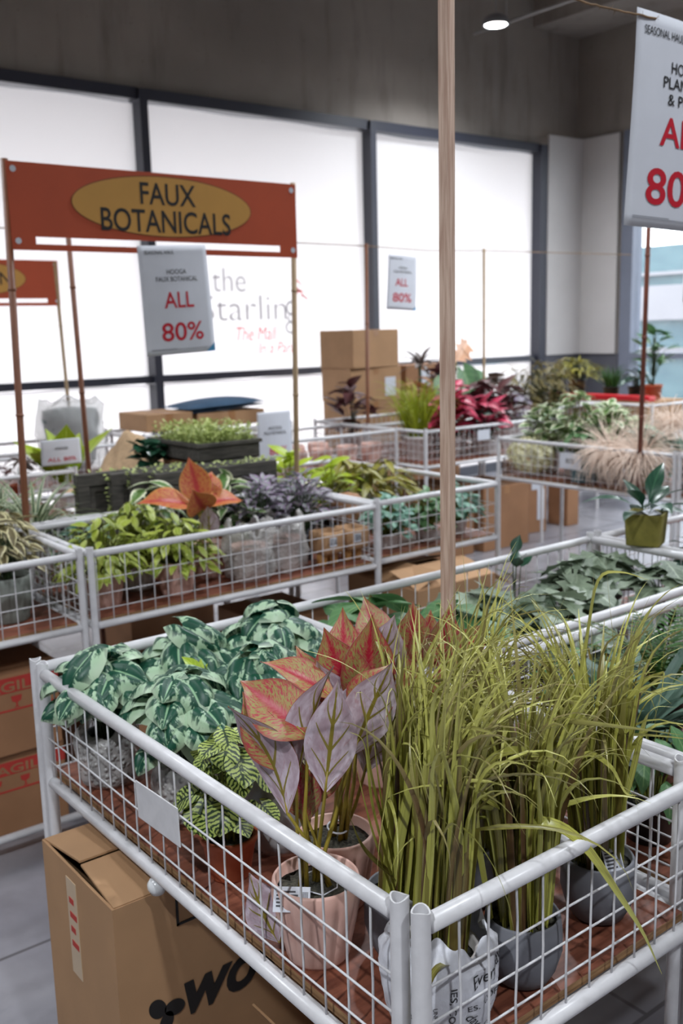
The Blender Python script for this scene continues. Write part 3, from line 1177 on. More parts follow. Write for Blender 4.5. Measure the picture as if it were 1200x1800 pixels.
b1 = carton('lower kraft carton with red fragile tape under the left table', .50, 1.14, 3.0, 3.42, 0, .292, mat=kraft_dark, tape=False)
fragile(b1, .32, .21, .165, .265)
b2 = carton('upper kraft carton with red fragile tape under the left table', .48, 1.13, 2.98, 3.40, .294, .575, mat=kraft_dark, tape=False)
fragile(b2, .325, .21, .145, .255)
carton('brown carton in the shade under the middle table, left one', 1.25, 1.56, 3.0, 3.38, 0, .42, mat=kraft_dark)
carton('brown carton in the shade under the middle table, right one', 1.98, 2.30, 3.05, 3.40, 0, .50, mat=kraft_dark)
carton('open brown carton with folded flaps under the teal plant table', 2.47, 2.90, 2.72, 3.15, 0, .60, mat=kraft, flaps=[('F', 165, .18), ('B', 168, .16), ('R', -30, .12), ('L', 160, .15)])
c3 = carton('brown carton with white labels standing on the floor under the far right table', 5.68, 5.93, 5.02, 5.26, 0, .56, mat=kraft_dark, tape=True, rz=math.radians(-8))
mb = MB()
mb.box(-.03, .07, -.1225, -.1205, .34, .46)
mb.box(.03, .10, -.1225, -.1205, .10, .34)
mb.build('shipping_label', paper, c3, smooth=False)
c4 = carton('smaller brown carton behind the labelled one under the far right table', 6.16, 6.30, 5.0, 5.2, 0, .52, mat=kraft_dark)
carton('brown carton beneath the lime grass table, left one', 4.5, 4.95, 4.85, 5.3, 0, .5, mat=kraft_dark)
carton('brown carton beneath the lime grass table, right one', 5.02, 5.5, 4.82, 5.3, 0, .46, mat=kraft_dark)
# stack in front of the window
carton('kraft carton at the bottom of the stack before the third window', 5.22, 5.78, 6.55, 6.95, 0, .62)
carton('kraft carton second from the bottom of the stack before the third window', 5.22, 5.76, 6.55, 6.95, .622, .98)
c5 = carton('kraft carton third from the bottom of the stack before the third window', 5.21, 5.78, 6.55, 6.95, .982, 1.27)
mb = MB()
mb.box(.10, .22, -.2025, -.2005, .04, .2)
mb.build('shipping_label', paper, c5, smooth=False)
c6 = carton('kraft carton on top of the stack before the third window', 5.20, 5.74, 6.53, 6.95, 1.272, 1.59, rz=math.radians(4))
carton('brown carton right of the stack behind the dark brown plant', 5.84, 6.5, 6.55, 6.95, 0, .66, mat=kraft_dark)
c7 = carton('brown carton with a white label on the one right of the stack', 5.84, 6.45, 6.55, 6.95, .662, 1.27, mat=kraft_dark)
mb = MB()
mb.box(-.14, -.02, -.2025, -.2005, .38, .56)
mb.build('shipping_label', paper, c7, smooth=False)
carton('flat tan carton on the back table left of the blue cushion', 3.06, 3.42, 6.08, 6.5, .94, 1.06)
carton('flat tan carton under the blue cushion on the back table', 3.46, 4.02, 6.08, 6.5, .94, 1.04)
mb = MB()
mb.grid(16, 10, lambda u, v: (-.33 + .66 * u, -.2 + .4 * v, .03 + .05 * math.sin(PI * u) ** .5 * math.sin(PI * v) ** .5 + .02 * u))
mb.grid(16, 10, lambda u, v: (-.33 + .66 * u, .2 - .4 * v, .002 + .028 * u))
o = mb.build('cushion', blue_cloth)
o.location = (3.72, 6.28, 1.045)
tag(o, 'flat navy blue cushion lying on a carton before the window', 'cushion')
red = carton('long tan carton with a red edge in the basket at the right back', 7.0, 7.5, 4.86, 5.92, .7002, .945, tape=False)
mb = MB()
mb.box(-.05, .05, -.53, .53, 0, .045)
o = bevel(mb.build('red_tray', red_plastic, None, smooth=False), .008)
o.location = (7.05, 5.39, .946)
tag(o, 'long narrow bright red tray on the tan carton at the right back', 'tray')


# ------------------------------------------------------------------ plant builders
def pot(root, rb, rt, h, mat, style='plain', soil=.86, n=32, name='pot'):
    t = max(.004, rt * .09)
    if style == 'ribbed':
        prof = [(rb * .92, 0), (rb, .006), (rb * 1.10 + .0, h * .25), ((rb + rt) / 2 * 1.06, h * .5), (rt * 1.03, h * .8), (rt, h - .004), (rt - .003, h), (rt - t, h - .002), (rt - t * 1.2, h * soil * .9)]

        def fn(th, z, r, i):
            if i > 5:
                return r
            amp = .10 * math.sin(PI * min(1, z / h * 1.05)) ** .7
            return r * (1 - amp * (1 - abs(math.sin(th * 5.5))) ** 1.6 * 1.0)
        n = 99
    elif style == 'round':
        prof = [(rb * .8, 0), (rb * .95, .004), (rb * 1.18, h * .22), (rt * 1.06, h * .5), (rt * 1.05, h * .75), (rt, h - .003), (rt - .002, h), (rt - t, h - .002), (rt - t * 1.1, h * soil * .9)]
        fn = None
    elif style == 'square':
        n = 48
        prof = [(rb * .98, 0), (rb, .004), (rt, h - .003), (rt - .002, h), (rt - t, h), (rt - t * 1.2, h * soil * .9)]

        def fn(th, z, r, i):
            q = max(abs(math.cos(th)), abs(math.sin(th)))
            return r / max(q, .74)
    else:
        prof = [(rb * .97, 0), (rb, .003), (rt * .99, h * .86), (rt * 1.06, h * .87), (rt * 1.07, h - .002), (rt * 1.05, h), (rt - t, h - .001), (rt - t * 1.2, h * soil * .9)]
        fn = None
    mb = MB()
    mb.lathe(prof, n, fn=fn)
    mb.build(name, mat, root)
    mb = MB()
    rs = rt - t * .9
    if style == 'square':
        rs = rt * .93
    mb.lathe([(rs, h * soil), (rs * .7, h * soil + .003), (rs * .3, h * soil + .005), (.001, h * soil + .006)], 24, fn=lambda th, z, r, i: (r, z + .002 * math.sin(th * 7 + i * 3)))
    mb.build('soil', soil_mat, root)


def bush(root, rg, n, R, H, z0, L, W, prof, lmat, smat=None, curl=.6, fold=.12, lobe=0, nu=4, nv=6, wav=0, stem_r=.0016, droop=.3, low=.3, flat_=.6, upr=.6, bulge=0):
    lf, st = MB(), MB()
    for i in range(n):
        ph = i * 2.39996 + rg.uniform(-.4, .4)
        rho = math.sqrt((i + .5) / n) * rg.uniform(.85, 1.05)
        z = z0 + H * (1 - flat_ * rho * rho) * rg.uniform(.82, 1.02)
        if rg.random() < low:
            z = z0 + (z - z0) * rg.uniform(.35, .75)
        o = V((math.cos(ph), math.sin(ph), 0))
        p = o * (R * rho) + V((0, 0, z))
        d = o * (.55 + rho * .6) + V((rg.uniform(-.35, .35), rg.uniform(-.35, .35), rg.uniform(-droop, upr) - droop * rho))
        k = rg.uniform(.75, 1.15)
        base = p - d.normalized() * L * k * .45
        lf.cr = rg.random()
        nrm = V((rg.uniform(-.3, .3), rg.uniform(-.3, .3), 1)) + o * rg.uniform(0, .35)
        leaf(lf, base, d, nrm, L * k, W * k, prof, curl * rg.uniform(.4, 1.4), fold, rg.uniform(-.3, .3), nu, nv, lobe, wav, rg.uniform(0, 6), bulge=bulge)
        if smat:
            s = o * rg.uniform(0, min(.02, R * .3)) + V((0, 0, z0))
            mid = s.lerp(base, .55) + V((0, 0, abs(base.z - z0) * .18))
            st.tube([s, mid, base], [stem_r * 1.3, stem_r, stem_r * .7], 4, False)
    if smat:
        st.build('stem', smat, root)
    return lf.build('foliage', lmat, root)


def rosette(root, rg, n, L, W, z0, lmat, tilt=(.1, 1.2), curl=(.6, 1.8), prof=STRAP, r0=.012, nu=2, nv=9, fold=.2, name='foliage'):
    lf = MB()
    for i in range(n):
        ph = i * 2.39996 + rg.uniform(-.5, .5)
        f = (i + .5) / n
        th = tilt[0] + (tilt[1] - tilt[0]) * f + rg.uniform(-.1, .1)
        o = V((math.cos(ph), math.sin(ph), 0))
        d = o * math.sin(th) + V((0, 0, math.cos(th)))
        nn = -o * math.cos(th) + V((0, 0, math.sin(th)))
        lf.cr = rg.random()
        k = rg.uniform(.7, 1.1)
        leaf(lf, o * r0 * rg.random() + V((0, 0, z0)), d, nn, L * k, W * rg.uniform(.8, 1.1), prof, rg.uniform(*curl), fold, rg.uniform(-.4, .4), nu, nv)
    return lf.build(name, lmat, root)


def grass(root, rg, n, z0, lmat, Lr=(.28, .46), Wr=(.005, .011), r0=.03, tilt=.16, curl=(.2, 2.0), lean=(0, 0), extra=(), nv=16, ban=None):
    lf = MB()
    for i in range(n):
        ph = rg.uniform(0, 2 * PI)
        rad = r0 * math.sqrt(rg.random())
        o = V((math.cos(ph), math.sin(ph), 0))
        th = abs(rg.gauss(0, tilt)) + .02
        az = V((math.cos(ph + rg.uniform(-.7, .7)), math.sin(ph + rg.uniform(-.7, .7)), 0))
        if ban is not None and az.dot(ban) > .15:
            az = az - ban * (az.dot(ban) * 1.7)
            az.normalize()
        d = az * math.sin(th) + V((lean[0], lean[1], 1)) * math.cos(th)
        d.normalize()
        nn = V((0, 0, 1)) - d * d.z
        nn = (-az * math.cos(th) + V((0, 0, .2))).normalized()
        L = rg.uniform(*Lr)
        W = rg.uniform(*Wr)
        lf.cr = rg.random()
        c = V((0, 0, z0)) + o * rad
        # stiff lower part, then a progressive arch
        t, n_ = d, (nn - d * nn.dot(d)).normalized()
        tw = rg.uniform(-2.2, 2.2)
        ca, sa = math.cos(tw), math.sin(tw)
        s_ = t.cross(n_)
        wild = rg.random() < .5
        k = rg.uniform(.6, 2.9) if wild and curl[0] < .5 else rg.uniform(*curl)
        start = rg.uniform(.32, .66)
        if wild:
            W *= .7
        brk = rg.uniform(.45, .85)
        kink = rg.random() < .16
        vs, uvs, fs = [], [], []
        wside = rg.uniform(-1.1, 1.1) * (1 if wild else .4)
        for j in range(nv + 1):
            v = j / nv
            w = prof_at(BLADE, v) * W / 2 * (1.0 if v < .5 else 1 - .35 * (v - .5))
            wd = s_ * ca + n_ * sa
            nd = n_ * ca - s_ * sa
            for q in (-1, 0, 1):
                vs.append(c + wd * (q * w) + nd * (abs(q) * w * .35))
                uvs.append(((q + 1) / 2, v))
            a = k / nv * (2.0 * max(0, v - start) / (1 - start) / (1 - start) + .02)
            if kink and abs(v - brk) < .5 / nv:
                a += rg.uniform(.7, 1.5)
            t, n_ = t * math.cos(a) - n_ * math.sin(a), n_ * math.cos(a) + t * math.sin(a)
            b = wside / nv * (2 * v)
            t = (t * math.cos(b) + s_ * math.sin(b)).normalized()
            s_ = t.cross(n_).normalized()
            c = c + t * (L / nv)
        for j in range(nv):
            for q in range(2):
                x = j * 3 + q
                fs.append((x, x + 3, x + 4, x + 1))
        lf.add(vs, fs, uvs)
    for pts, W, cr, upv in extra:
        lf.cr = cr
        ribbon(lf, pts, W, upv)
    return lf.build('foliage', lmat, root)


def fronds(root, rg, n, L, z0, lmat, smat, pin=.05, pw=.011, tilt=(.2, 1.1), curl=1.2, m_=16):
    lf, st = MB(), MB()
    for i in range(n):
        ph = i * 2.39996 + rg.uniform(-.4, .4)
        th = tilt[0] + (tilt[1] - tilt[0]) * (i + .5) / n
        o = V((math.cos(ph), math.sin(ph), 0))
        t = o * math.sin(th) + V((0, 0, math.cos(th)))
        n_ = -o * math.cos(th) + V((0, 0, math.sin(th)))
        s_ = t.cross(n_)
        c = V((0, 0, z0))
        k = rg.uniform(.75, 1.1) * L
        pts = [c.copy()]
        for j in range(m_):
            v = (j + 1) / m_
            a = curl / m_
            t, n_ = t * math.cos(a) - n_ * math.sin(a), n_ * math.cos(a) + t * math.sin(a)
            c = c + t * k / m_
            pts.append(c.copy())
            if v > .2:
                pl = pin * math.sin(PI * min(1, .25 + v * .75)) + .006
                for q in (-1, 1):
                    lf.cr = rg.random()
                    leaf(lf, c, s_ * q + t * .6 + n_ * rg.uniform(-.1, .3), n_, pl, pw, LANCE, .3, .1, 0, 2, 3)
        st.tube(pts, .0012, 4, False)
    st.build('stem', smat, root)
    return lf.build('foliage', lmat, root)


def ball(root, rg, n, R, c, L, W, lmat, squash=(1, 1, 1), prof=ROUND, name='foliage', half=False, curl=.4):
    lf = MB()
    for i in range(n):
        z = rg.uniform(0 if half else -1, 1)
        ph = rg.uniform(0, 2 * PI)
        q = math.sqrt(1 - z * z)
        d = V((q * math.cos(ph), q * math.sin(ph), z))
        rr = R * rg.uniform(.72, 1)
        p = V((d.x * rr * squash[0], d.y * rr * squash[1], d.z * rr * squash[2])) + V(c)
        tv = d.orthogonal().normalized()
        b = d.cross(tv)
        an = rg.uniform(0, 6.28)
        dd = tv * math.cos(an) + b * math.sin(an) + d * rg.uniform(.2, 1)
        lf.cr = rg.random()
        leaf(lf, p, dd, d, L * rg.uniform(.7, 1.2), W, prof, curl, .2, 0, 2, 3)
    return lf.build(name, lmat, root)


def wrap(root, R, h, seed, mat=bubble, name='bubble_wrap', lumps=.16, c=(0, 0, 0)):
    rg = random.Random(seed)
    ph = [rg.uniform(0, 6.28) for _ in range(8)]
    mb = MB()
    prof = [(R * .8, .001)] + [(R * (1 + .12 * math.sin(PI * k / 9)), h * k / 9) for k in range(1, 9)] + [(R * .9, h), (R * .75, h * .97)]

    def fn(th, z, r, i):
        f = 1 + lumps * .5 * (math.sin(3 * th + ph[0] + z * 30) * .5 + math.sin(5 * th + ph[1] - z * 60) * .35 + math.sin(9 * th + ph[2] + z * 90) * .25)
        return (r * f, max(.001, z + (lumps * .10 * math.sin(4 * th + ph[3]) + lumps * .08 * math.sin(7 * th + ph[4])) * min(1, z / (h * .7)) * .6))
    mb.lathe(prof, 40, c, fn, close=False)
    return mb.build(name, mat, root)


def card_tag(root, p, d, w, h, text=None, name='price_tag'):
    """small printed tag: p is its centre, d its normal"""
    d = V(d).normalized()
    s = V((0, 0, 1)).cross(d)
    s = s.normalized() if s.length > .01 else V((1, 0, 0))
    t = d.cross(s)
    mb = MB()
    p = V(p)
    c = [p - s * w / 2 - t * h / 2, p + s * w / 2 - t * h / 2, p + s * w / 2 + t * h / 2, p - s * w / 2 + t * h / 2]
    mb.add([q for q in c] + [q - d * .0006 for q in c], [(0, 1, 2, 3), (7, 6, 5, 4), (0, 4, 5, 1), (1, 5, 6, 2), (2, 6, 7, 3), (3, 7, 4, 0)])
    o = mb.build(name, paper, root, smooth=False)
    mb = MB()
    for k in range(5):
        a, b = p - s * w * (.42 - .0) + t * h * (.3 - .14 * k) + d * .0004, p + s * w * (.1 + .07 * (k % 3)) + t * h * (.3 - .14 * k) + d * .0004
        e = t * h * .035
        mb.add([a - e, b - e, b + e, a + e], [(0, 1, 2, 3)])
    for k in range(7):
        a = p + s * w * (.26 + .028 * k) + d * .0004
        mb.add([a - t * h * .3, a - t * h * .3 + s * w * .014, a + t * h * .3 + s * w * .014, a + t * h * .3], [(0, 1, 2, 3)])
    mb.build('tag_print', grey_print, o, smooth=False)
    return o


BZ = .7002     # top of the plywood in every basket
AGLO = [.06, .42, .74, .93, 1, .97, .88, .70, .42, .16, .0]
FV = V((.613, .79, 0))       # horizontal direction from the camera side to the back of the near table


def aglaonema(root, O, leaves, pot_r, soil_z, seed, mats=None):
    rg = random.Random(seed)
    O = V(O)
    lf, st = MB(), MB()
    for b, t, nrm, W, curl, fold in leaves:
        b, t, nrm = V(b) - O, V(t) - O, V(nrm)
        d = t - b
        L = d.length * (1.03 + curl * curl * .05)
        # rotate the start direction back so that the curved leaf still ends near its tip
        n_ = (nrm - d * nrm.dot(d) / d.length_squared).normalized()
        dn = d.normalized()
        d0 = dn * math.cos(curl / 2) + n_ * math.sin(curl / 2)
        lf.cr = rg.random()
        ph = rg.uniform(0, 6)
        lf.cm = 0
        leaf(lf, b, d0, nrm, L, W, AGLO, curl, fold, 0, 8, 18, 0, .03, ph, off=.0004)
        lf.cm = 1
        leaf(lf, b, d0, nrm, L, W, AGLO, curl, fold, 0, 8, 18, 0, .03, ph, off=-.0004)
        s = V((rg.uniform(-1, 1), rg.uniform(-1, 1), 0)) * pot_r * .3 + V((0, 0, soil_z))
        m1 = s.lerp(b, .5) + V((s.x - 0, s.y, 0)) * .3
        st.tube([s, s.lerp(m1, .5) + V((0, 0, .004)), m1, b, b + d0 * L * .18], [.0036, .0032, .0028, .0022, .0012], 8)
    st.build('stem', stem_olive, root)
    return lf.build('foliage', mats or [L_aglo, L_aglo_under], root)


Z3 = V((0, 0, 1))
# front pot
O = (.760, 1.062, BZ)
a1 = empty('potted_aglaonema', 'red and lilac leaved plant in a ribbed pink pot with a price tag', 'potted plant', O, 'red leaved plants in pink pots')
pot(a1, .047, .064, .125, pink_pot, 'ribbed', .84)
B_ = -FV
aglaonema(a1, O, [
    ((.752, 1.022, .972), (.769, 1.010, 1.128), FV + Z3 * .1, .074, .2, .10),
    ((.752, 1.058, 1.040), (.695, 1.136, 1.114), B_ * .75 + Z3 * .8, .088, .35, .25),
    ((.716, 1.064, .935), (.655, 1.100, 1.095), FV * .9 + Z3 * .3 + V((.3, -.24, 0)), .078, 1.0, .2),
    ((.812, 1.036, 1.003), (.860, 1.004, 1.136), FV + Z3 * .2, .076, .3, .15),
    ((.735, 1.068, .970), (.779, 1.036, 1.140), FV * .8 + V((-.6, .4, 0)), .058, .35, .75),
    ((.758, 1.075, .905), (.745, 1.085, 1.010), B_ + Z3 * .2, .056, .3, .3),
    ((.818, 1.080, 1.071), (.738, 1.145, 1.131), Z3 + B_ * .35, .064, .5, .3),
    ((.722, 1.085, .990), (.691, 1.126, 1.100), B_ * .9 + Z3 * .3, .060, .4, .35),
    ((.772, 1.070, .93), (.800, 1.075, 1.020), B_ + V((.5, 0, .1)), .05, .4, .4),
    ((.706, 1.085, .728), (.708, 1.160, .800), FV + V((.6, 0, 0)), .075, -.5, .15),
], .064, .105, 5)
card_tag(a1, (-.052, -.012, .112), V((-.55, -.6, .62)), .052, .034)
mb = MB()
mb.tube([(-.03, -.012, .118), (-.01, -.03, .110), (.015, -.03, .112), (.03, -.012, .120), (.02, .01, .124), (-.005, .012, .124), (-.02, .0, .122)], .0011, 6)
mb.build('tag_cord', paper, a1)
# second pot
O = (.865, 1.150, BZ)
a2 = empty('potted_aglaonema', 'red leaved plant in pink pot, stems tied with white string', 'potted plant', O, 'red leaved plants in pink pots')
pot(a2, .046, .060, .122, pink_pot, 'ribbed', .84)
aglaonema(a2, O, [
    ((.869, 1.096, 1.030), (.832, 1.120, 1.165), B_ + Z3 * .15, .090, .3, .22),
    ((.878, 1.095, 1.035), (.888, 1.078, 1.182), B_ + Z3 * .1 + V((.2, 0, 0)), .084, .25, .3),
    ((.890, 1.090, 1.045), (.915, 1.060, 1.180), FV + Z3 * .1, .078, .3, .2),
    ((.832, 1.090, 1.005), (.811, 1.112, 1.122), FV + Z3 * .3, .070, .4, .2),
    ((.842, 1.060, 1.036), (.887, 1.035, 1.121), B_ * .7 + Z3 * .7, .075, .5, .2),
    ((.875, 1.13, 1.02), (.905, 1.17, 1.17), B_ + Z3 * .2, .08, .3, .3),
    ((.885, 1.10, .93), (.905, 1.085, 1.04), FV + V((.5, 0, 0)), .06, .4, .3),
    ((.870, 1.15, 1.0), (.83, 1.19, 1.12), B_ + Z3 * .5, .07, .5, .3),
], .060, .103, 6)
mb = MB()
mb.tube([(.016 * math.cos(k * PI / 8), .016 * math.sin(k * PI / 8) - .004, .128 + .003 * math.sin(k * PI / 8)) for k in range(17)], .0016, 6)
mb.build('white_tie', paper, a2)
# third, behind the grass
O = (1.195, 1.43, BZ)
a3 = empty('potted_aglaonema', 'red leaved plant half hidden behind the grass below the timber pole', 'potted plant', O, 'red leaved plants in pink pots')
pot(a3, .046, .060, .122, pink_pot, 'ribbed', .84)
aglaonema(a3, O, [
    ((1.22, 1.36, .955), (1.209, 1.345, 1.085), B_ + Z3 * .1, .080, .25, .3),
    ((1.235, 1.345, .955), (1.236, 1.325, 1.068), B_ + Z3 * .1, .07, .3, .5),
    ((1.245, 1.335, .95), (1.264, 1.300, 1.078), B_ + V((.3, 0, .1)), .075, .3, .4),
    ((1.255, 1.325, .94), (1.319, 1.256, 1.045), B_ + V((.3, 0, .3)), .075, .4, .2),
    ((1.20, 1.375, .90), (1.178, 1.360, 1.000), B_ + Z3 * .3, .085, .4, .2),
    ((1.22, 1.35, .86), (1.20, 1.33, .95), B_, .08, .3, .2),
    ((1.25, 1.34, .86), (1.29, 1.30, .97), B_, .08, .3, .2),
    ((1.20, 1.42, .95), (1.20, 1.48, 1.07), B_ + Z3 * .4, .08, .4, .2),
], .060, .103, 7)

# grasses
GG = 'olive grasses in the near table'
O = V((.802, .850, BZ))
g1 = empty('potted_grass', 'olive green grass in a pot wrapped in crumpled printed paper at the table corner', 'potted grass', O, GG)
pot(g1, .040, .052, .105, white_pot, 'plain', .84)
mb = MB()
rgp = random.Random(12)
php = [rgp.uniform(0, 6.28) for _ in range(10)]


def paper_r(th, z):
    r = .062 + .013 * math.sin(min(1, z / .13) * 2.6) - .004 * (z > .115)
    cr = .0022 * abs(math.sin(4 * th + 38 * z + php[0])) + .0018 * abs(math.sin(7 * th - 60 * z + php[1])) + .0010 * math.sin(13 * th + 90 * z + php[2])
    return r + cr * (.35 + 1.3 * min(1, z / .12))


rows = [(0, .001), (0, .012), (0, .028), (0, .045), (0, .062), (0, .078), (0, .092), (0, .104), (0, .115), (0, .126), (0, .137)]


def paper_fn(th, z, r, i):
    rag = 0
    if i >= 8:
        rag = (i - 7) / 3 * (.010 * math.sin(2 * th + php[3]) + .009 * math.sin(5 * th + php[4]) + .006 * math.sin(11 * th + php[5]))
    rr = paper_r(th, z)
    if i >= 9:
        rr += .004 * math.sin(6 * th + php[6]) - .004 * (i - 8)
    return (rr, z + rag)


mb.lathe(rows, 120, fn=paper_fn, close=False)
pw = mb.build('paper_wrap', plain('crumpled newsprint', (214, 215, 223), .75, .08, 46, .6), g1)
sol = pw.modifiers.new('thickness', 'SOLIDIFY')
sol.thickness = .0006


def on_paper(x, z, r=.068):
    th = -PI / 2 - .55 + x / r
    q = paper_r(th, z) + .0012
    return (q * math.cos(th), q * math.sin(th), z)


lettering(g1, [('Everyday', .055, .098, .062, .022, 0, .35, .18), ('COFFEE', .062, .066, .042, .010, .002, 0, .12), ('ES,', .026, .062, .014, .009, .002, 0, .12),
               ('IES, COFFEE', .0, .055, .080, .009, .004, 0, -PI / 2 - .05), ('UNPLUG', -.018, .052, .034, .005, .002, 0, -PI / 2), ('day', .028, .040, .03, .016, 0, .35, -.9),
               ('EVERYDAY', .07, .03, .045, .007, .002, 0, .25), ('COFFEE', -.055, .06, .04, .009, .003, 0, -PI / 2 + .3), ('UNPLUG AND', .066, .048, .034, .004, .001, 0, .12), ('E', .078, .012, .009, .012, .001, 0, .1)],
          black_print, on_paper, 'printed_words')
rg = random.Random(21)
grass(g1, rg, 140, .088, L_grass, (.30, .48), (.007, .0165), .036, .06, (.1, 1.6), (.05, .03), ban=V((-.787, .616, 0)), extra=[
    ([V((.80, .80, .80)) - O, V((.745, .79, .83)) - O, V((.712, .785, .80)) - O, V((.700, .782, .76)) - O, V((.6985, .79, .715)) - O], .010, .75, (0, 0, 1))])
O = V((.948, .835, BZ))
g2 = empty('potted_grass', 'olive green grass in a round grey pot right of the paper wrapped one', 'potted grass', O, GG)
pot(g2, .040, .052, .100, grey_pot, 'round', .86)
rg = random.Random(22)
E2 = [([(.948, .83, .79), (.935, .815, .89), (.931, .800, .949), (.953, .775, .948), (.981, .752, .915), (1.024, .735, .844), (1.066, .722, .773), (1.104, .715, .696)], .0155, .1, (-.5, -.5, .7)),
      ([(.90, .85, .80), (.849, .830, .974), (.855, .820, 1.050), (.918, .810, 1.055), (.981, .800, .998), (1.012, .790, .950)], .012, .2, (0, -1, .2)),
      ([(.98, .85, .80), (.99, .83, .93), (1.048, .820, 1.004), (1.086, .800, .986), (1.104, .785, .945), (1.118, .775, .939)], .009, .15, (0, -1, .3)),
      ([(1.0, .84, .80), (1.02, .83, .95), (1.035, .830, 1.029), (1.055, .820, 1.176), (1.064, .810, 1.257), (1.100, .800, 1.264), (1.152, .790, 1.245)], .008, .3, (0, -1, .3))]
grass(g2, rg, 130, .085, L_grass, (.30, .48), (.007, .0165), .036, .065, (.1, 1.7), (.03, .05), extra=[([V(q) - O for q in p], w, c, u) for p, w, c, u in E2])
O = V((1.150, .862, BZ))
g3 = empty('potted_grass', 'olive green grass in a round grey pot at the right end of the near table', 'potted grass', O, GG)
pot(g3, .042, .054, .100, grey_pot, 'round', .86)
card_tag(g3, (-.012, -.036, .108), V((-.3, -.8, .5)), .030, .036)
rg = random.Random(23)
E3 = [([(1.16, .86, .79), (1.185, .840, .891), (1.208, .830, .998), (1.221, .820, 1.029), (1.246, .800, 1.030)], .009, .25, (.3, 0, 1)),
      ([(1.15, .86, .79), (1.17, .85, .95), (1.185, .845, 1.10), (1.19, .84, 1.19)], .008, .3, (0, -1, .1))]
grass(g3, rg, 130, .085, L_grass, (.30, .48), (.007, .0165), .036, .065, (.1, 1.7), (-.03, .04), extra=[([V(q) - O for q in p], w, c, u) for p, w, c, u in E3])
O = V((.858, .984, BZ))
g4 = empty('potted_grass', 'olive green grass in a grey pot between pink pots and paper wrapped pot', 'potted grass', O, GG)
pot(g4, .042, .054, .105, grey_pot, 'round', .86)
rg = random.Random(24)
E4 = [
      ([(0.835, .975, .79), (0.784, 0.965, 0.934), (0.75, 0.95, 1.037)], 0.0080, 0.10, (.5, -.8, .3)),
      ([(0.843, .975, .79), (0.803, 0.965, 0.969), (0.778, 0.95, 1.1)], 0.0092, 0.25, (.5, -.8, .3)),
      ([(0.851, .975, .79), (0.826, 0.965, 0.979), (0.81, 0.95, 1.151)], 0.0104, 0.40, (.5, -.8, .3)),
      ([(0.859, .975, .79), (0.79, 0.965, 0.99), (0.767, 0.95, 1.127)], 0.0116, 0.55, (.5, -.8, .3)),
      ([(0.867, .975, .79), (0.842, 0.965, 0.999), (0.831, 0.95, 1.182)], 0.0080, 0.70, (.5, -.8, .3)),
      ([(0.875, .975, .79), (0.778, 0.965, 0.894), (0.735, 0.95, 0.973)], 0.0092, 0.85, (.5, -.8, .3)),
      ([(.86, .98, .79), (.85, .975, .87), (.830, .970, .959), (.814, .950, 1.054), (.774, .930, 1.138), (.708, .920, 1.195), (.640, .920, 1.230)], .0095, .1, (0, -.3, 1)),
      ([(.84, .97, .80), (.827, .970, .83), (.785, .960, .960), (.765, .950, 1.060), (.731, .940, 1.093)], .008, .15, (0, -.6, 1)),
      ([(.88, .97, .79), (.862, .930, 1.032), (.927, .910, 1.161), (.938, .900, 1.231), (.924, .900, 1.281)], .007, .2, (0, -1, 0))]
grass(g4, rg, 130, .09, L_grass, (.30, .48), (.007, .0165), .034, .055, (.1, 1.6), (.05, .01), ban=V((-.787, .616, 0)), extra=[([V(q) - O for q in p], w, c, u) for p, w, c, u in E4])
O = V((1.02, 1.02, BZ))
g5 = empty('potted_grass', 'olive green grass standing at the back of the near clump, below the timber pole', 'potted grass', O, GG)
pot(g5, .042, .054, .105, grey_pot, 'round', .86)
grass(g5, random.Random(25), 120, .09, L_grass, (.32, .50), (.006, .015), .036, .07, (.1, 1.7), (.02, .0), ban=V((-.787, .616, 0)))

# marbled leaf plants at the far end of the near table
MG = 'marbled green plants in the near table'
for k, (x, y, h, lb) in enumerate(((.780, 1.800, .20, 'marbled green and white leafy plant at the far left corner of the near table'),
                                   (.955, 1.770, .20, 'marbled green and white leafy plant along the back rail of the near table'),
                                   (.830, 1.560, .185, 'marbled green and white leafy plant drooping over the left mesh of the near table'),
                                   (1.145, 1.730, .23, 'tallest marbled green and white plant, at the right back corner of the near table'),
                                   (1.010, 1.560, .20, 'marbled green and white leafy plant just behind the red leaved plants'))):
    p = empty('potted_marbled_plant', lb, 'potted plant', (x, y, BZ), MG)
    pot(p, .042, .052, .10, grey_pot, 'plain', .86)
    wrap(p, .062, .115, 40 + k)
    rg = random.Random(50 + k)
    bush(p, rg, 30, .125, h, .095, .080, .080, HEART, L_monstera, stem_dark, .85, .04, lobe=.40, nu=8, nv=10, wav=.03, droop=.30, low=.36, flat_=.45, upr=.25, bulge=.30)
o = empty('leafy_sprig', 'small yellow green sprig between the marbled plants', 'plant', (.915, 1.66, BZ), None)
bush(o, random.Random(9), 6, .02, .26, .02, .055, .024, OVATE, L_bright, stem_green, .5, .3, droop=-.4, low=0, flat_=.2, upr=1.2)
p = empty('potted_begonia', 'yellow green plant with dark veined round leaves in a terracotta pot', 'potted plant', (.775, 1.330, BZ))
pot(p, .034, .046, .075, terracotta, 'plain', .86)
bush(p, random.Random(61), 34, .085, .19, .07, .050, .056, ROUND, L_begonia, stem_green, .7, .1, lobe=.25, nu=6, nv=8, wav=.03, droop=.55, low=.5, flat_=.6, upr=.3)
p = empty('potted_netted_plant', 'cream and black netted leaf plant in grey bubble wrap beside the begonia', 'potted plant', (.905, 1.355, BZ))
pot(p, .042, .052, .09, grey_pot, 'plain', .86)
wrap(p, .066, .150, 77, clear_bag)
bush(p, random.Random(62), 16, .06, .13, .10, .055, .04, OVATE, L_cream, stem_dark, .8, .2, nu=4, nv=6, droop=.3, low=.3)

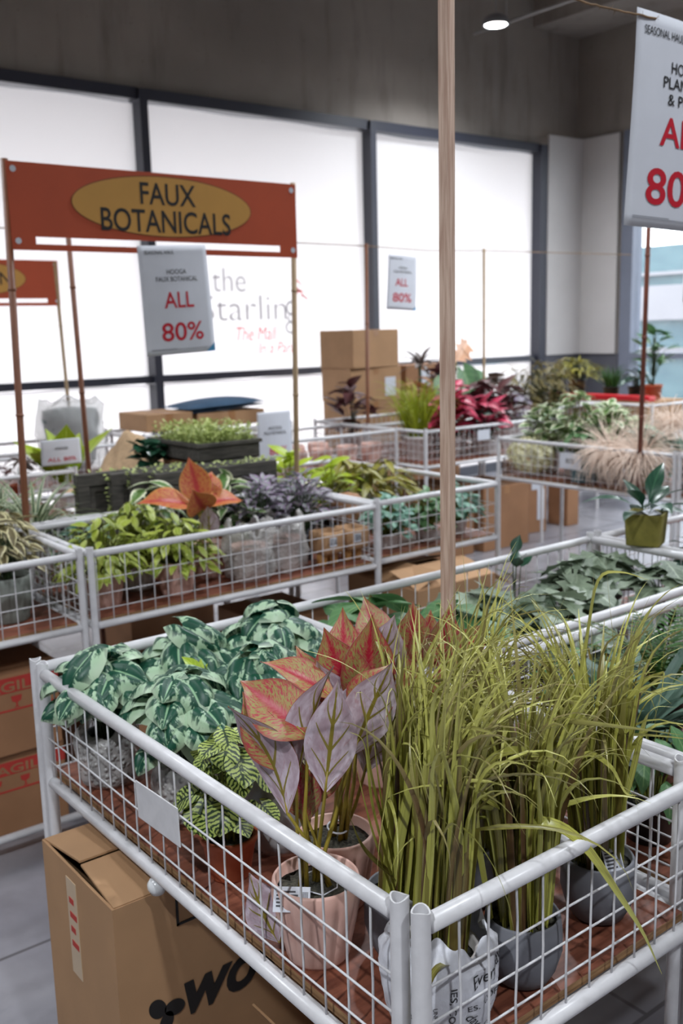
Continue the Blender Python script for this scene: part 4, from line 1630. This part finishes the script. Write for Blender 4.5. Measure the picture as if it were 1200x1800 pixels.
# right-hand neighbour tables
R1G = 'plants of the right hand tables'
p = empty('potted_fern', 'feathery dark green fern at the right edge in front of the double rail', 'potted plant', (1.80, 1.20, BZ), R1G)
pot(p, .05, .06, .11, black_plastic)
fronds(p, random.Random(70), 40, .26, .10, L_fern, stem_green, .038, .006, (.1, 1.1), 1.1, 18)
p = empty('potted_strap_plant', 'dark green strap leaved plant right of the near grass', 'potted plant', (1.60, 1.10, BZ), R1G)
pot(p, .05, .06, .10, black_plastic)
rosette(p, random.Random(71), 60, .24, .026, .09, L_agave, (.3, 1.4), (.3, 1.2), LANCE)
p = empty('potted_twig_plant', 'low plant with yellow twigs and green leaves beside the fern', 'potted plant', (1.62, 1.235, BZ), R1G)
pot(p, .05, .055, .09, white_pot)
bush(p, random.Random(72), 34, .12, .16, .085, .07, .022, LANCE, L_green, stem_olive, .5, .2, droop=.3, stem_r=.0028)
p = empty('potted_green_plant', 'low broad leaved green plant against the near table right mesh', 'potted plant', (1.41, .95, BZ), R1G)
pot(p, .04, .05, .08, black_plastic)
bush(p, random.Random(73), 30, .10, .15, .07, .075, .035, OVATE, L_green, stem_green, .7, .15, droop=.4)
p = empty('potted_green_plant', 'glossy green plant with pale tips in front of the fern at the right edge', 'potted plant', (1.83, 1.0, BZ), R1G)
pot(p, .05, .06, .10, black_plastic)
bush(p, random.Random(74), 40, .14, .18, .09, .085, .032, LANCE, L_fern, stem_green, .6, .15, droop=.35)
p = empty('potted_broad_leaf', 'big mid green leaved plant left of the timber pole behind the red leaves', 'potted plant', (1.43, 1.76, BZ), R1G)
pot(p, .05, .06, .10, black_plastic)
bush(p, random.Random(75), 26, .15, .20, .09, .15, .085, OVATE, L_green, stem_green, .5, .2, nu=6, nv=9, wav=.03, droop=.15, low=.3, upr=.5)
p = empty('potted_broad_leaf', 'big mid green leaved plant right behind the timber pole', 'potted plant', (1.62, 1.66, BZ), R1G)
pot(p, .05, .06, .10, black_plastic)
bush(p, random.Random(76), 22, .13, .17, .09, .14, .08, OVATE, L_green, stem_green, .5, .2, nu=6, nv=9, wav=.03, droop=.2, low=.3, upr=.4)
for k, (x, y, h, lb) in enumerate(((1.90, 1.56, .15, 'grey green lobed leaf plant behind the grass tips, left one'), (2.13, 1.70, .17, 'grey green lobed leaf plant in the middle of the right back table'),
                                   (2.33, 1.55, .15, 'grey green lobed leaf plant at the right edge before the olive pot'), (2.38, 1.80, .14, 'grey green lobed leaf plant below the square olive pot'),
                                   (1.85, 1.80, .13, 'grey green lobed leaf plant along the back rail near the pole'))):
    p = empty('potted_lobed_plant', lb, 'potted plant', (x, y, BZ), 'grey green lobed plants')
    pot(p, .05, .06, .10, black_plastic)
    bush(p, random.Random(80 + k), 26, .14, h, .085, .125, .12, MAPLE, L_greygreen, stem_dark, .5, .12, nu=6, nv=9, droop=.3, low=.3, upr=.4)
o = empty('rubber_plant_sprig', 'upright dark green sprig with oval leaves against the back rail', 'plant', (2.08, 1.88, BZ))
bush(o, random.Random(88), 8, .05, .26, .02, .06, .034, OVATE, L_dark, stem_dark, .3, .15, droop=-.4, low=.3, flat_=.2, upr=1)
p = empty('potted_alocasia', 'dark green plant in a square olive pot standing on the double rail', 'potted plant', (2.535, 1.755, .932), None, math.radians(22))
pot(p, .050, .056, .098, olive_pot, 'square', .9)
card_tag(p, (-.008, -.016, .1), V((-.15, -.25, 1)), .05, .036)
rosette(p, random.Random(90), 11, .20, .062, .09, L_dark, (.1, 1.2), (.5, 1.6), [.03, .05, .06, .45, .9, 1, .85, .6, .3, .02], nu=4, nv=12)
p = empty('potted_broad_leaf', 'dark bluish leaved plant at the right edge under the olive pot', 'potted plant', (2.72, 1.66, BZ), R1G)
pot(p, .05, .06, .10, black_plastic)
bush(p, random.Random(91), 24, .12, .16, .09, .13, .06, OVATE, L_dark, stem_dark, .5, .15)

# middle row, left table
MRG = 'plants of the middle row'
for k, (x, y, lb) in enumerate(((1.03, 3.10, 'cream edged dark leaved plant in a sage pot at the left edge'), (.93, 3.28, 'cream edged dark leaved plant behind the sage pot at the left edge'), (1.10, 3.30, 'cream edged dark leaved plant at the corner of the left table'))):
    p = empty('potted_cream_leaf_plant', lb, 'potted plant', (x, y, BZ), 'cream edged plants at the left')
    pot(p, .065, .08, .15, sage_pot, 'ribbed')
    bush(p, random.Random(100 + k), 42, .13, .20, .14, .095, .036, OVATE, L_palecream, stem_dark, .7, .2, droop=.35)
# middle row, long table
for k, (x, y, h, lb) in enumerate(((1.34, 3.05, .20, 'yellow green leafy plant at the left end of the middle table'), (1.53, 3.18, .22, 'yellow green leafy plant in front of the spider plants'),
                                   (1.60, 3.02, .18, 'yellow green leafy plant spilling through the middle table mesh'))):
    p = empty('potted_yellow_green_plant', lb, 'potted plant', (x, y, BZ), 'yellow green plants of the middle table')
    pot(p, .055, .068, .12, pink_pot if k != 1 else white_pot, 'ribbed')
    bush(p, random.Random(110 + k), 190, .16, h + .03, .07, .066, .028, OVATE, L_yellowgreen, stem_green, .6, .15, droop=.4, low=.6)
p = empty('potted_succulent', 'blue green succulent among the yellow green plants of the middle table', 'potted plant', (1.35, 3.24, BZ), MRG)
pot(p, .05, .06, .11, white_pot)
bush(p, random.Random(115), 40, .10, .16, .10, .05, .035, ROUND, L_teal, stem_green, .3, .2, droop=.1)
p = empty('potted_aglaonema', 'tall orange red leaved plant in the middle of the middle table', 'potted plant', (1.80, 3.16, BZ), MRG)
pot(p, .06, .075, .13, pink_pot, 'ribbed')
O = V((1.80, 3.16, BZ))
aglaonema(p, O, [((1.79, 3.15, .98), (1.77, 3.19, 1.145), B_ + Z3 * .1, .12, .2, .3), ((1.76, 3.15, .97), (1.56, 3.20, 1.005), Z3 + B_ * .6, .12, .7, .3),
                 ((1.80, 3.14, .97), (1.95, 3.12, .975), Z3 + B_ * .5, .11, .7, .3), ((1.78, 3.12, .96), (1.70, 3.05, 1.05), B_ + Z3 * .5, .12, .5, .3),
                 ((1.80, 3.12, .84), (1.775, 3.08, .98), FV, .075, .3, .3), ((1.82, 3.17, .97), (1.88, 3.22, 1.08), B_ + Z3 * .3, .11, .4, .3)], .07, .11, 8, [L_aglo_orange, L_aglo_under])
for k, (x, y, lb) in enumerate(((1.97, 3.28, 'dark green cream edged plant right of the orange red one'), (1.66, 3.32, 'cream edged plant left of the orange red one'))):
    p = empty('potted_cream_edge_plant', lb, 'potted plant', (x, y, BZ), MRG)
    pot(p, .05, .062, .12, terracotta)
    bush(p, random.Random(120 + k), 34, .13, .26, .11, .12, .055, OVATE, L_creamedge, stem_dark, .7, .2, droop=.25)
for k, (x, y, lb) in enumerate(((1.90, 3.01, 'bubble wrapped pot left of the owl shaped planters'), (2.07, 3.04, 'bubble wrapped pot directly beside the owl shaped planters'))):
    p = empty('wrapped_pot', lb, 'wrapped pot', (x, y, BZ), 'bubble wrapped pots of the middle table')
    pot(p, .055, .066, .13, pink_pot)
    wrap(p, .084, .20, 130 + k, lumps=.30)
for k, (x, y, lb) in enumerate(((2.06, 3.20, 'dusty purple and grey leaved plant at the left of its clump'), (2.22, 3.14, 'dusty purple and grey leaved plant in front of the wicker dome'), (2.33, 3.28, 'dusty purple and grey leaved plant at the right end of the middle table'),
                                (2.17, 3.33, 'dusty purple and grey leaved plant at the back of its clump'))):
    p = empty('potted_purple_plant', lb, 'potted plant', (x, y, BZ), 'dusty purple plants')
    pot(p, .05, .06, .11, grey_pot)
    bush(p, random.Random(140 + k), 90, .14, .24, .10, .062, .030, OVATE, L_purple, stem_dark, .4, .25, droop=.1, low=.3, upr=.9)
for k, (x, lb) in enumerate(((2.24, 'tan owl shaped planter with amber feet behind the mesh, left one'), (2.36, 'tan owl shaped planter with amber feet behind the mesh, right one'))):
    p = empty('owl_planter', lb, 'planter', (x, 2.985, BZ), 'owl shaped planters')
    mb = MB()
    mb.lathe([(.03, .05), (.048, .052), (.054, .07), (.055, .115), (.052, .135), (.046, .135), (.044, .12)], 4 * 8, fn=lambda th, z, r, i: r / max(abs(math.cos(th)), abs(math.sin(th)), .78))
    mb.build('body', kraft, p)
    for s in (-1, 1):
        mb = MB()
        mb.lathe([(.016, 0), (.021, .006), (.022, .04), (.016, .052)], 14, (s * .025, 0, 0))
        mb.build('foot', honey, p)
    card_tag(p, (-.012, -.058, .10), V((0, -1, 0)), .034, .036)
# right of it
for k, (x, y, lb) in enumerate(((2.62, 3.06, 'small teal green plant at the left of the right middle table'), (2.82, 3.05, 'small teal green plant in the middle of the right middle table'), (3.02, 3.07, 'small teal green plant at the right corner of the right middle table'))):
    p = empty('potted_teal_plant', lb, 'potted plant', (x, y, BZ), 'small teal green plants')
    pot(p, .04, .05, .06, white_pot)
    bush(p, random.Random(150 + k), 130, .125, .19, .035, .048, .032, ROUND, L_green if k == 1 else L_teal, stem_green, .4, .15, droop=.4, low=.5)
for k, (x, y, h, lb) in enumerate(((2.78, 3.42, .20, 'olive leaved plant left of the timber pole in the right middle table'), (2.98, 3.50, .19, 'olive leaved plant behind the timber pole'), (2.95, 3.80, .20, 'olive leaved plant at the back of the right middle table'))):
    p = empty('potted_olive_plant', lb, 'potted plant', (x, y, BZ), 'olive plants of the middle row')
    pot(p, .055, .065, .11, black_plastic)
    bush(p, random.Random(155 + k), 46, .18, h, .10, .14, .034, LANCE, L_olive, stem_green, .6, .2, droop=.3)
for k, (x, y, h, lb) in enumerate(((2.62, 3.46, .25, 'bright yellow green leaved plant behind the wicker dome'), (2.58, 3.72, .27, 'bright yellow green leaved plant rising near the pale bamboo pole'))):
    p = empty('potted_lime_plant', lb, 'potted plant', (x, y, BZ), 'bright lime plants of the middle row')
    pot(p, .055, .065, .11, black_plastic)
    bush(p, random.Random(160 + k), 34, .14, h, .10, .12, .05, OVATE, L_bright, stem_green, .5, .2, droop=.05, upr=.9)
mb = MB()
mb.lathe([(.07, 0), (.085, .01), (.085, .05), (.07, .09), (.045, .115), (.001, .125)], 30, fn=lambda th, z, r, i: r * (1 + .03 * math.sin(18 * th + i * PI)))
o = mb.build('wicker_dome', wicker)
o.location = (2.53, 3.22, .80)
tag(o, 'brown woven wicker dome lying among the bright leaves', 'basket')
mb = MB()
mb.lathe([(.06, 0), (.065, .004), (.065, .099), (.06, .1)], 24)
o = mb.build('upturned_pot', black_plastic)
o.location = (2.53, 3.22, BZ)
tag(o, 'black upturned pot under the wicker dome', 'pot')

# spider plants and grey frames
for k, (x, y, lb) in enumerate(((1.36, 3.70, 'striped spider plant right of the dark bamboo pole'), (1.12, 3.72, 'striped spider plant at the left edge behind the dark bamboo pole'), (1.30, 3.90, 'striped spider plant at the back, left of the grey frames'))):
    p = empty('potted_spider_plant', lb, 'potted plant', (x, y, BZ), 'striped spider plants')
    pot(p, .06, .075, .13, white_pot)
    rosette(p, random.Random(170 + k), 70, .36, .019, .12, L_spider, (.1, 1.25), (.8, 2.0), STRAP)
for k, (x0, y, lb) in enumerate(((1.80, 3.545, 'grey wooden wall frame leaning at the front of the row'), (1.735, 3.615, 'grey wooden wall frame second from the front'), (1.675, 3.685, 'grey wooden wall frame second from the back'), (1.56, 3.755, 'grey wooden wall frame at the back of the row, sticking out furthest left'))):
    x1, z0, z1 = 2.385, BZ + .001, 1.049
    root = empty('wooden_wall_frame', lb, 'wall frame', ((x0 + x1) / 2, y, z0), 'grey wooden wall frames')
    hw, h = (x1 - x0) / 2, z1 - z0
    for a, b, c, d in ((-hw, hw, h - .05, h), (-hw, hw, 0, .05), (-hw, -hw + .05, .05, h - .05), (hw - .05, hw, .05, h - .05)):
        mb = MB()
        mb.box(a, b, -.022, .022, c, d)
        bevel(mb.build('frame_bar', grey_wood, root, smooth=False), .003)
    mb = MB()
    mb.box(-hw + .05, hw - .05, -.004, .012, .05, h - .05)
    mb.build('back_panel', grey_wood, root, smooth=False)
    mb = MB()
    for a, b, c, d in ((-hw + .05, hw - .05, h - .075, h - .05), (-hw + .05, -hw + .075, .05, h - .075)):
        mb.box(a, b, -.014, -.004, c, d)
    mb.build('inner_moulding', grey_wood, root, smooth=False)
    lf = MB()
    rg = random.Random(180 + k)
    for q in range(70):
        top = rg.random() < .6
        pz = V((rg.uniform(-hw, hw), rg.uniform(0, .024), h)) if top else V((-hw, rg.uniform(-.01, .02), rg.uniform(.04, h)))
        lf.cr = rg.random()
        leaf(lf, pz, V((rg.uniform(-1, 1) - (0 if top else 1), rg.uniform(-1, .4), rg.uniform(0, 1))), V((0, -.3, 1)), .018, .013, ROUND, .4, .1, 0, 2, 3)
    lf.build('creeping_leaves', L_sedum, root)
root = empty('trough_planter', 'grey wooden trough planter full of pale green sedum behind the grey frames', 'planter', (2.245, 3.90, 1.0505))
hx, hy = .155, .22
for nm, zz0, zz1, e, w in (('side', 0, .065, 0, .014), ('rim', .065, .08, .010, .026)):
    mb = MB()
    mb.box(-hx - e, hx + e, -hy - e, -hy - e + w, zz0, zz1)
    mb.box(-hx - e, hx + e, hy + e - w, hy + e, zz0, zz1)
    mb.box(-hx - e, -hx - e + w, -hy - e + w, hy + e - w, zz0, zz1)
    mb.box(hx + e - w, hx + e, -hy - e + w, hy + e - w, zz0, zz1)
    mb.build(nm, grey_wood, root, smooth=False)
mb = MB()
mb.box(-hx, hx, -hy, hy, 0, .006)
mb.build('base', grey_wood, root, smooth=False)
mb = MB()
mb.grid(12, 16, lambda u, v: (-.135 + .27 * u, -.20 + .40 * v, .058 + .006 * math.sin(u * 30) * math.sin(v * 29)))
mb.build('moss_bed', foam, root)
lf = MB()
rg = random.Random(190)
for q in range(1000):
    x, y = rg.uniform(-.15, .15), rg.uniform(-.21, .21)
    hh = rg.uniform(.03, .10)
    for w in range(3):
        lf.cr = rg.random()
        leaf(lf, (x, y, .05 + hh * (w + 1) / 3), V((rg.uniform(-1, 1), rg.uniform(-1, 1), .7)), Z3, .020, .013, ROUND, .3, .2, 0, 2, 2)
lf.build('foliage', L_sedum, root)
carton('carton in the basket that carries the back of the sedum trough', 2.10, 2.39, 3.80, 4.03, .7002, 1.0495, mat=kraft_dark)
p = empty('cabbage_plant', 'dark green cabbage like plant at the left end of the sedum trough', 'plant', (2.02, 4.0, BZ))
bush(p, random.Random(192), 24, .07, .40, .05, .10, .09, ROUND, L_dark, stem_dark, .6, .25, nu=4, nv=6, droop=.1, low=.1, flat_=.2, upr=.8)

# far left
p = empty('potted_banana_leaf', 'bright yellow folded leaves far left behind the thin bamboo pole', 'potted plant', (2.02, 5.0, BZ))
pot(p, .06, .07, .12, white_pot)
rosette(p, random.Random(200), 8, .36, .20, .12, L_bright, (.0, .7), (.2, 1.2), OVATE, nu=4)
mb = MB()
mb.grid(28, 20, lambda u, v: ((u - .5) * .70, (v - .5) * .48, .30 * math.exp(-((u - .5) ** 2 * 9 + (v - .5) ** 2 * 8)) * (1 + .18 * math.sin(u * 16 + v * 5)) + .02 * math.sin(u * 30) * math.sin(v * 22) + .03))
o = mb.build('burlap_bundle', burlap)
o.location = (2.20, 4.42, .80)
tag(o, 'crumpled tan burlap heap left of the sedum trough', 'cloth')
s = o.modifiers.new('thickness', 'SOLIDIFY')
s.thickness = .004
carton('carton that carries the tan burlap heap', 1.98, 2.44, 4.22, 4.62, 0, .80, mat=kraft_dark)
bag = empty('wrapped_bundle', 'dark grey bundle in clear plastic on the far left table by the window', 'bundle', (2.52, 6.07, BZ))
mb = MB()
mb.lathe([(.10, .03), (.15, .10), (.17, .26), (.19, .38), (.175, .44), (.08, .45), (.001, .43)], 32, fn=lambda th, z, r, i: r * (1 + .08 * math.sin(2 * th) + .05 * math.sin(5 * th + i)))
mb.build('bundle', plain('slate fabric', (74, 84, 86), .6, .3, 6), bag)
wrap(bag, .195, .50, 205, clear_bag, 'clear_plastic', .22)
p = empty('potted_red_plant', 'dark red leaved plant low at the far left edge', 'potted plant', (1.62, 5.0, BZ))
pot(p, .05, .06, .11, terracotta)
bush(p, random.Random(206), 30, .12, .20, .10, .08, .04, OVATE, L_burgundy, stem_dark, .5, .2)
p = empty('potted_dark_plant', 'dark plant behind the white price sheet far left', 'potted plant', (1.90, 5.3, BZ))
pot(p, .05, .06, .11, terracotta)
bush(p, random.Random(207), 26, .12, .18, .10, .09, .04, OVATE, L_brownleaf, stem_dark, .5, .2)
for k, (x, y, lb) in enumerate(((3.62, 6.2, 'pink wrapped pots on the back table right of the cushion, left lump'), (4.0, 6.3, 'pink wrapped pots on the back table right of the cushion, right lump'))):
    p = empty('wrapped_pot', lb, 'wrapped pot', (x, y - .1, BZ), 'pink wrapped pots at the back')
    pot(p, .06, .075, .14, pink_pot)
    wrap(p, .09, .20, 208 + k)
table('white wire basket table at the back between the price sheet and the lime grass table', 3.20, 4.36, 5.0, 5.6)
for k, (x, y) in enumerate(((3.62, 5.12), (3.82, 5.12), (4.03, 5.12), (4.24, 5.12), (3.8, 5.4), (4.0, 5.4))):
    p = empty('pink_pot', ['pink pot in the back table, first behind the mesh from the left', 'pink pot in the back table, second behind the mesh from the left', 'pink pot in the back table, third behind the mesh from the left', 'pink pot in the back table, fourth behind the mesh from the left', 'pink pot in the second line of the back table, left', 'pink pot in the second line of the back table, right'][k], 'pot', (x, y, BZ), 'pink pots of the back table')
    pot(p, .055, .07, .14, pink_pot, 'ribbed')

# back table with lime grass and crimson plants
BG = 'plants of the back tables'
p = empty('potted_grass', 'drooping lime green grass left of the crimson plants', 'potted grass', (4.60, 5.05, BZ), BG)
pot(p, .07, .085, .16, white_pot)
grass(p, random.Random(220), 240, .15, L_lime, (.32, .52), (.006, .010), .06, .35, (1.6, 3.2), nv=12)
for k, (x, y, h, mt, lb) in enumerate(((4.82, 4.95, .26, L_crimson, 'crimson leaved plant just left of the timber pole at the back'), (4.98, 5.05, .30, L_crimson, 'crimson leaved plant behind the timber pole at the back'),
                                       (5.10, 4.92, .22, L_crimson, 'crimson leaved plant right of the timber pole at the back'), (5.28, 5.10, .32, L_burgundy, 'burgundy leaved plant right of the crimson ones'),
                                       (5.46, 5.05, .28, L_burgundy, 'burgundy leaved plant at the right corner of the back table'), (4.48, 5.62, .36, L_burgundy, 'purple leaved plant left of the carton stack'),
                                       (5.18, 5.62, .34, L_aglo, 'red speckled plant at the back of the crimson ones'), (5.42, 5.68, .40, L_burgundy, 'dark leaved plant before the right edge of the third window'))):
    p = empty('potted_crimson_plant', lb, 'potted plant', (x, y, BZ), 'crimson and burgundy plants at the back')
    pot(p, .06, .075, .14, white_pot)
    bush(p, random.Random(230 + k), 34, .16, h + .09, .12, .20, .095, OVATE, mt, stem_dark, .6, .25, droop=.1, low=.35, upr=.9)
p = empty('potted_mint_plant', 'plant with mint centred dark leaves hanging over the back table rail', 'potted plant', (5.10, 4.835, BZ), BG)
pot(p, .05, .06, .11, white_pot)
bush(p, random.Random(240), 12, .10, .24, .11, .13, .07, OVATE, L_mint, stem_dark, .5, .2, droop=.2, low=.3)
p = empty('dracaena', 'dark brown spiky plant rising above the cartons beside the timber pole', 'potted plant', (5.34, 5.82, BZ), BG)
pot(p, .07, .08, .15, black_plastic)
mb = MB()
mb.tube([(0, 0, .13), (.01, 0, .35), (0, .01, .62)], .012, 8)
mb.build('trunk', stem_dark, p)
rosette(p, random.Random(241), 18, .24, .045, .60, L_brownleaf, (.1, 1.5), (.5, 1.6), LANCE)
p = empty('potted_peach_plant', 'tall plant with one peach leaf and big round green leaf before third window', 'potted plant', (5.40, 5.40 + .06, BZ), BG)
pot(p, .07, .085, .16, terracotta)
lf, st = MB(), MB()
for b, d, nn, L, W in (((-.02, 0, .64), (.8, .2, .55), (-.2, -1, .6), .34, .20), ((-.04, -.02, .64), (-.7, 0, .1), (0, -1, .7), .16, .08)):
    leaf(lf, b, d, nn, L, W, MAPLE, .5, .3, .3, 4, 9, wav=.05)
    st.tube([(0, 0, .14), (b[0] * .4, b[1] * .4, b[2] * .6), b], .004, 6)
lf.build('peach_leaf', L_peach, p)
lf = MB()
for b, d, nn, L, W in (((.03, -.03, .56), (.3, -.3, -.9), (.1, -1, .3), .28, .30), ((.16, 0, .52), (.8, -.3, -.3), (.1, -.8, .7), .2, .18), ((-.1, 0, .5), (-.8, -.3, -.3), (-.1, -.8, .7), .2, .16)):
    lf.cr = .5
    leaf(lf, b, d, nn, L, W, ROUND, .5, .15, 0, 6, 9, lobe=.2)
    st.tube([(0, 0, .14), (b[0] * .4, b[1] * .4, b[2] * .6), b], .004, 6)
lf.build('round_leaf', L_green, p)
st.build('stem', stem_green, p)
for k, (x, y, h, mt, lb) in enumerate(((5.92, 5.62, .56, L_brownleaf, 'brown and cream leaved plant left of the bronze ones at the right back'), (6.22, 5.58, .58, L_bronze, 'bronze leaved plant before the dark window frame at the right back'), (6.50, 5.62, .60, L_bronze, 'bronze leaved plant before the white corner boards, left one'),
                                       (6.78, 5.66, .58, L_bronze, 'bronze leaved plant before the white corner boards, right one'), (7.22, 5.78, .35, L_olive, 'bushy olive plant on the tan carton left of the grass tuft'))):
    p = empty('potted_bronze_plant', lb, 'potted plant', (x, y, BZ if k < 4 else .9455), 'bronze and olive plants at the right back')
    pot(p, .07, .085, .16, black_plastic)
    bush(p, random.Random(250 + k), 150 if k else 70, .24, h - .13, .14, .15, .024 if k else .08, LANCE, mt, stem_dark, .7, .2, droop=.2, low=.5, upr=.8)
p = empty('potted_silver_plant', 'silver lilac leaved plant at the right end of the back table', 'potted plant', (5.98, 5.38, BZ), BG)
pot(p, .06, .075, .14, white_pot)
bush(p, random.Random(256), 40, .13, .26, .12, .09, .045, OVATE, L_purple, stem_dark, .5, .2)
p = empty('potted_grass', 'dark green grass tuft on the tan carton at the right back', 'potted grass', (7.25, 5.42, .9455), BG)
pot(p, .06, .07, .10, black_plastic)
grass(p, random.Random(260), 110, .09, L_fern, (.14, .24), (.006, .010), .05, .35, (.3, 1.2), nv=8)
p = empty('potted_ficus', 'green leafed ficus tree by the clear window at the right', 'potted plant', (7.20, 4.96, .9455), BG)
pot(p, .06, .075, .13, terracotta)
mb = MB()
mb.tube([(0, 0, .11), (.01, 0, .28), (0, 0, .52)], .010, 8)
mb.build('trunk', stem_dark, p)
bush(p, random.Random(261), 34, .16, .42, .20, .15, .075, OVATE, L_green, stem_dark, .4, .2, droop=.0, low=.5, upr=1.0, flat_=.4)
p = empty('potted_dark_plant', 'dark green bushy plant on the tan carton left of the ficus', 'potted plant', (7.25, 5.16, .9455), BG)
pot(p, .06, .07, .11, black_plastic)
bush(p, random.Random(262), 40, .13, .16, .10, .09, .05, OVATE, L_dark, stem_dark, .5, .2)

# far right table
CG = 'plants of the far right table'
for k, (x, y, h, lb) in enumerate(((4.72, 3.98, .26, 'white edged green leafy plant at the left corner of the far right table'), (4.70, 3.76, .36, 'white edged green leafy plant, the tallest of the far right table'), (4.74, 3.54, .28, 'white edged green leafy plant left of the reddish bamboo pole'), (4.90, 3.65, .30, 'white edged green leafy plant at the back of the far right table'))):
    p = empty('potted_white_edge_plant', lb, 'potted plant', (x, y, BZ), 'white edged green plants')
    pot(p, .06, .075, .13, white_pot)
    bush(p, random.Random(270 + k), 110, .19, h + .04, .12, .10, .06, OVATE, L_creamedge, stem_green, .5, .2, droop=.2, low=.5, upr=.7)
p = empty('hydrangea', 'ball of pale cream hydrangea flowers behind the far right mesh', 'flower', (4.53, 3.96, BZ))
mb = MB()
mb.tube([(0, 0, .001), (0, 0, .1)], .006, 6)
mb.build('stem', stem_green, p)
ball(p, random.Random(280), 420, .115, (0, 0, .125), .035, .03, L_hydrangea, (1, 1.35, .9), name='petals')
p = empty('potted_green_plant', 'green plant in a teal pot with a white card behind the far right mesh', 'potted plant', (4.56, 3.58, BZ), CG)
pot(p, .075, .09, .16, teal_pot)
bush(p, random.Random(281), 40, .14, .20, .14, .09, .05, OVATE, L_green, stem_green, .5, .2)
mb = MB()
mb.box(-.0012, .0012, -.075, .075, -.045, .045)
o = mb.build('price_card', paper, None, smooth=False)
o.location = (4.403, 3.56, .835)
tag(o, 'white card on the mesh of the far right table in front of the teal pot', 'card')
lettering(o, [('80%', 0, 0, .06, .03, .01)], grey_print, lambda x, z: (-.0018, -x, z))
mb = MB()
mb.box(-.06, .06, -.0012, .0012, -.035, .035)
o = mb.build('price_card', paper, None, smooth=False)
o.location = (4.93, 4.735, .86)
tag(o, 'small white card on the mesh of the back table under the crimson plants', 'card')


def plume(root, rg, n, L, W, z0, spread=(.2, 1.5), curl=(1.2, 2.6), r0=.03, bias=(0, 0)):
    lf = MB()
    for i in range(n):
        ph = rg.uniform(0, 2 * PI)
        th = rg.uniform(*spread)
        o = V((math.cos(ph), math.sin(ph), 0))
        d = o * math.sin(th) + V((bias[0], bias[1], math.cos(th)))
        lf.cr = rg.random()
        leaf(lf, o * r0 * rg.random() + V((0, 0, z0)), d, -o * math.cos(th) + V((0, 0, math.sin(th))), L * rg.uniform(.6, 1.1), W, STRAP, rg.uniform(*curl), .1, rg.uniform(-.5, .5), 1, 8)
    return lf.build('plume', L_pampas, root)


for k, (x, y, z, L, bias, lb) in enumerate(((4.50, 3.34, BZ, .30, (-.7, 0), 'beige pampas plume hanging over the far right mesh, left one'), (4.50, 3.14, BZ, .32, (-.7, 0), 'beige pampas plume hanging over the far right mesh, right one'),
                                            (4.88, 3.24, BZ, .34, (0, 0), 'tall beige pampas plume at the right edge below the clear window'), (4.62, 2.72, BZ, .30, (-.5, 0), 'beige pampas plume in the far right table at the right edge'))):
    p = empty('pampas_grass', lb, 'dried grass', (x, y, z), 'beige pampas plumes')
    st = MB()
    for q in range(5):
        st.tube([(0, 0, .001), (.01 * q - .02, .01, .15), (.012 * q - .024, .0, .20 if k != 2 else .32)], .003, 5)
    st.build('stem', bamboo_pale, p)
    plume(p, random.Random(290 + k), 420, L, .0035, .19 if k != 2 else .31, (.1, 1.4), (1.2, 2.8), .04, bias)
p = empty('potted_cream_pot_plant', 'grey green plant in a cream pot beside the reddish bamboo pole', 'potted plant', (4.62, 3.20, BZ), CG)
pot(p, .055, .07, .24, cream_pot)
bush(p, random.Random(300), 30, .10, .12, .22, .10, .04, OVATE, L_greygreen, stem_dark, .5, .2)
p = empty('potted_agave', 'blue green strap leaved plant at the right edge below the tall pampas', 'potted plant', (4.70, 3.02, BZ), CG)
pot(p, .06, .075, .16, grey_pot)
rosette(p, random.Random(301), 44, .26, .03, .15, L_agave, (.2, 1.3), (.4, 1.3), LANCE)
p = empty('potted_striped_plant', 'white striped spiky plant between the white edged plants and the bamboo pole', 'potted plant', (4.88, 3.46, BZ), CG)
pot(p, .06, .075, .14, white_pot)
rosette(p, random.Random(302), 50, .30, .02, .13, L_spider, (.1, 1.1), (.5, 1.5), STRAP)
